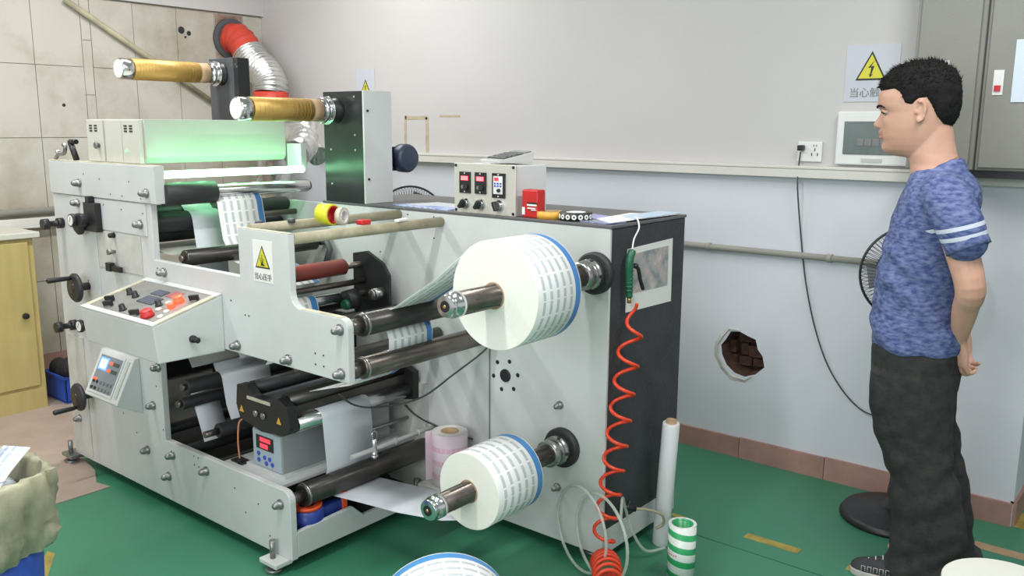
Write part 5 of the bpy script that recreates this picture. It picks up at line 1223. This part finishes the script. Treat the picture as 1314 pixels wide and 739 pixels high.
# hair: the head's own form pushed outwards where hair grows
LINE = [(-.93,1.612),(-.86,1.617),(-.842,1.605),(-.828,1.572),(-.806,1.566),(-.792,1.585),(-.765,1.588),(-.750,1.565),(-.735,1.535),(-.712,1.508),(-.690,1.500),(-.66,1.498)]
hb = MB(); rg = []; HS = random.Random(3)
NH = 110
def hairpt(z, t):
    p = headpt(z,t); zl = interp(LINE, p.x); m = max(0,min(1,(z-zl)/.014+.25)); c = Vector((-.785,PY,1.58))
    n = Vector((p.x-c.x, p.y-c.y, (p.z-c.z)*1.1)).normalized()
    back = max(0,min(1,(p.x+.80)/.10)); top = max(0,min(1,(z-1.60)/.07))
    front = max(0,min(1,(-.865-p.x)/.03))
    th = .007+.006*back+.013*top*(1-.25*back)+.009*front + .004*noise.noise(Vector((p.x*60,p.y*60,p.z*25))) + .003*noise.noise(Vector((p.x*160,p.y*160,p.z*60)))
    low = max(0,min(1,(z-zl)/.05)); th *= .35+.65*low
    return p + n*(th*m - .006*(1-m)), n, m
for i in range(96):
    z = 1.49+(1.6915-1.49)*(i/95)**.85; rg.append([hairpt(z, 2*PI*k/NH)[0] for k in range(NH)])
hb.rings(rg)
for i in range(2600):
    z = 1.51+(1.691-1.51)*HS.random()**.6; t = HS.random()*2*PI; p, n, m = hairpt(z,t)
    if m < .99: continue
    crown = max(0,(p.x+.76)/.09); fr = max(0,(-.84-p.x)/.07)
    d = (n + Vector((-.55+1.0*crown*0-.3*fr, 0, .30*crown-.75*fr-.45*(1-crown)*(z<1.66))) + Vector((HS.uniform(-.3,.3),HS.uniform(-.3,.3),HS.uniform(-.3,.3)))).normalized()
    if crown > .3 and z < 1.62: d = (n*.35+Vector((.1,0,-1))+Vector((HS.uniform(-.15,.15),)*3)).normalized()
    ln = HS.uniform(.008,.018)*(1.35 if z > 1.63 else .75); a, b, _ = frame(d); w = .0016
    q = p - n*.004
    hb.add([q+a*w, q-a*.5*w+b*w*.87, q-a*.5*w-b*w*.87, q+d*ln+Vector((0,0,-ln*.15))], [(0,1,2),(0,1,3),(1,2,3),(2,0,3)], True)
hb.build('hair', M['hair'], pe)
# t-shirt
sb = MB()
TS = [(.788,-.868,-.594,.160),(.81,-.874,-.590,.164),(.86,-.876,-.595,.166),(.93,-.876,-.606,.163),(1.0,-.874,-.615,.160),(1.06,-.870,-.618,.160),(1.12,-.860,-.612,.163),(1.18,-.847,-.600,.168),(1.235,-.835,-.588,.175),(1.278,-.822,-.582,.180),(1.306,-.812,-.585,.172),(1.330,-.803,-.595,.148),(1.351,-.796,-.610,.112),(1.367,-.788,-.628,.080),(1.381,-.76,-.640,.060)]
sb.rings([ell(a,b,w,z,n=56,pw=2.35) for z,a,b,w in TS])
sb.rings([ell(-.772,-.625,.082,1.36,pw=2), ell(-.745,-.635,.068,1.388,pw=2), ell(-.700,-.643,.045,1.406,pw=2)])
for s in (-1,1):
    hx = -.046 if s < 0 else -.050
    limb(sb, [(-.675+hx*.5,PY+s*.105,1.300),(-.648+hx*.8,PY+s*.155,1.285),(-.602+hx,PY+s*.198,1.225),(-.577+hx,PY+s*.210,1.17)], [.074,.073,.068,.063], 6, 22)
    # flat sleeve hem
def shirtpost(me):
    nz = noise
    me.update(); NR = [v.normal.copy() for v in me.vertices]
    for v, ny in zip(me.vertices, NR):
        c = v.co
        # folds: slanting waves at the waist and under the arm, fine crumples elsewhere
        sl_ = nz.noise(Vector((c.x*5+1,c.y*4,(c.z+.75*c.x)*15)))
        f2 = nz.noise(Vector((c.x*9,c.y*9,(c.z-.35*c.x)*30+7)))
        k = max(0,min(1,(1.27-c.z)/.2)); edge = max(0,min(1,(c.z-.80)/.03))
        k *= max(0,min(1,(.178-abs(c.y-PY))/.02))
        v.co += ny*(sl_*.017*k + f2*.0050*k*edge)
    me.update()
shirt = voxel(sb, 't_shirt', .0065, [M['shirt']], pe, 3, shirtpost)
MB().tube([(-.722-.0665*math.cos(a), PY-.0615*math.sin(a), 1.374-.030*math.cos(a)) for a in [2*PI*i/40 for i in range(40)]], .0055, 8, True).build('collar', mat('dark_blue_collar',(.07,.10,.28),.85), shirt)
MB().tube([(-.722-.0595*math.cos(a), PY-.0570*math.sin(a), 1.386-.026*math.cos(a)) for a in [2*PI*i/40 for i in range(40)]], .0013, 6, True).build('thin_necklace', M['brass'], pe)
# cuff and pale stripes round each sleeve
for s in (-1,1):
    hx = -.046 if s < 0 else -.050
    p0 = Vector((-.602+hx,PY+s*.198,1.225)); p1 = Vector((-.577+hx,PY+s*.210,1.17)); d = (p1-p0).normalized()
    MB().lathe(p1-d*.010, d, [(0,.0622),(.02,.0626),(.034,.0630),(.034,.050),(.0,.050)],36,cap=False).build('sleeve_cuff', M['shirt'], shirt)
# jeans
jb = MB()
jb.rings([ell(-.866,-.596,.150,.815,n=48), ell(-.868,-.592,.158,.78,n=48), ell(-.866,-.590,.160,.72,n=48), ell(-.862,-.596,.156,.66,n=48), ell(-.85,-.62,.13,.62,n=48)])
LEG = [(.72,-.862,-.600,.082),(.66,-.862,-.600,.084),(.60,-.856,-.603,.083),(.53,-.842,-.598,.080),(.47,-.824,-.590,.078),(.42,-.804,-.580,.077),(.37,-.785,-.568,.077),(.32,-.774,-.556,.076),(.27,-.768,-.545,.076),(.21,-.762,-.538,.075),(.15,-.757,-.533,.074),(.10,-.757,-.530,.075),(.06,-.778,-.524,.079),(.030,-.780,-.524,.077)]
for s in (-1,1):
    dx = 0 if s < 0 else .06
    jb.rings([ell(a+dx*(.72-z),b+dx*(.72-z),w,z,cy=PY+s*(.080+.004*(1-z)),n=36,pw=2.2) for z,a,b,w in reversed(LEG)])
def jpost(me):
    me.update(); NR = [v.normal.copy() for v in me.vertices]
    for v, ny in zip(me.vertices, NR):
        c = v.co; k = max(0,min(1,(.66-c.z)/.12)); s = 1 if c.y > PY else -1
        f1 = noise.noise(Vector((c.x*5,c.y*5+s*3,(c.z-.6*c.x)*15)))
        f2 = noise.noise(Vector((c.x*11,c.y*11+s*3,(c.z+.5*c.x)*26)))
        bz = math.exp(-((c.z-.40)/.12)**2)+math.exp(-((c.z-.12)/.09)**2)
        v.co += ny*(f1*(.007+.010*bz)*k + f2*.0045*bz*k + .003*(1-k)*f1)
    me.update()
voxel(jb, 'jeans', .0065, [M['jeans']], pe, 2, jpost)
# shoes
for s in (-1,1):
    cy = PY+s*.088; dx = 0 if s < 0 else .12
    sec = [(-.874,.020,.010),(-.868,.034,.026),(-.852,.046,.038),(-.82,.056,.046),(-.78,.066,.048),(-.74,.082,.046),(-.70,.098,.043),(-.66,.105,.040),(-.62,.100,.038),(-.595,.085,.034),(-.582,.05,.022)]
    sh = MB(); rg = []
    for (x,h,w) in sec:
        r = []
        for k in range(24):
            t = 2*PI*k/24; c_, s_ = math.cos(t), math.sin(t); zz = .014+(h-.014)*max(0,s_)**.8 if s_ > 0 else .012
            r.append((x+dx, cy+math.copysign(abs(c_)**.8,c_)*w*(1-.25*max(0,s_)), zz))
        rg.append(r)
    so = sh.rings(rg).build('shoe', M['shoe'], pe)
    out = [(x+dx,cy-w-.003) for x,h,w in sec]+[(x+dx,cy+w+.003) for x,h,w in reversed(sec)]
    MB().prism(out,'z',0.0005,.022).build('sole', M['sole'], so, bevel=.003)
    for i in range(5):
        x = -.815+dx+i*.022; h = .058+i*.0085
        MB().tube([(x,cy-.015,h-.009),(x-.002,cy,h-.001),(x,cy+.015,h-.009)],.0024,6).build('lace', M['lace'], so)
    for i in range(8):
        x = -.835+dx+i*.019
        MB().tube([(x,cy-.0455-.002*math.sin(i*.5),.026),(x,cy-.0475,.046),(x+.011,cy-.0475,.046),(x+.011,cy-.0475,.028)],.0015,5).build('side_mark', M['lace'], so)

pe.rotation_euler.z = math.radians(13)
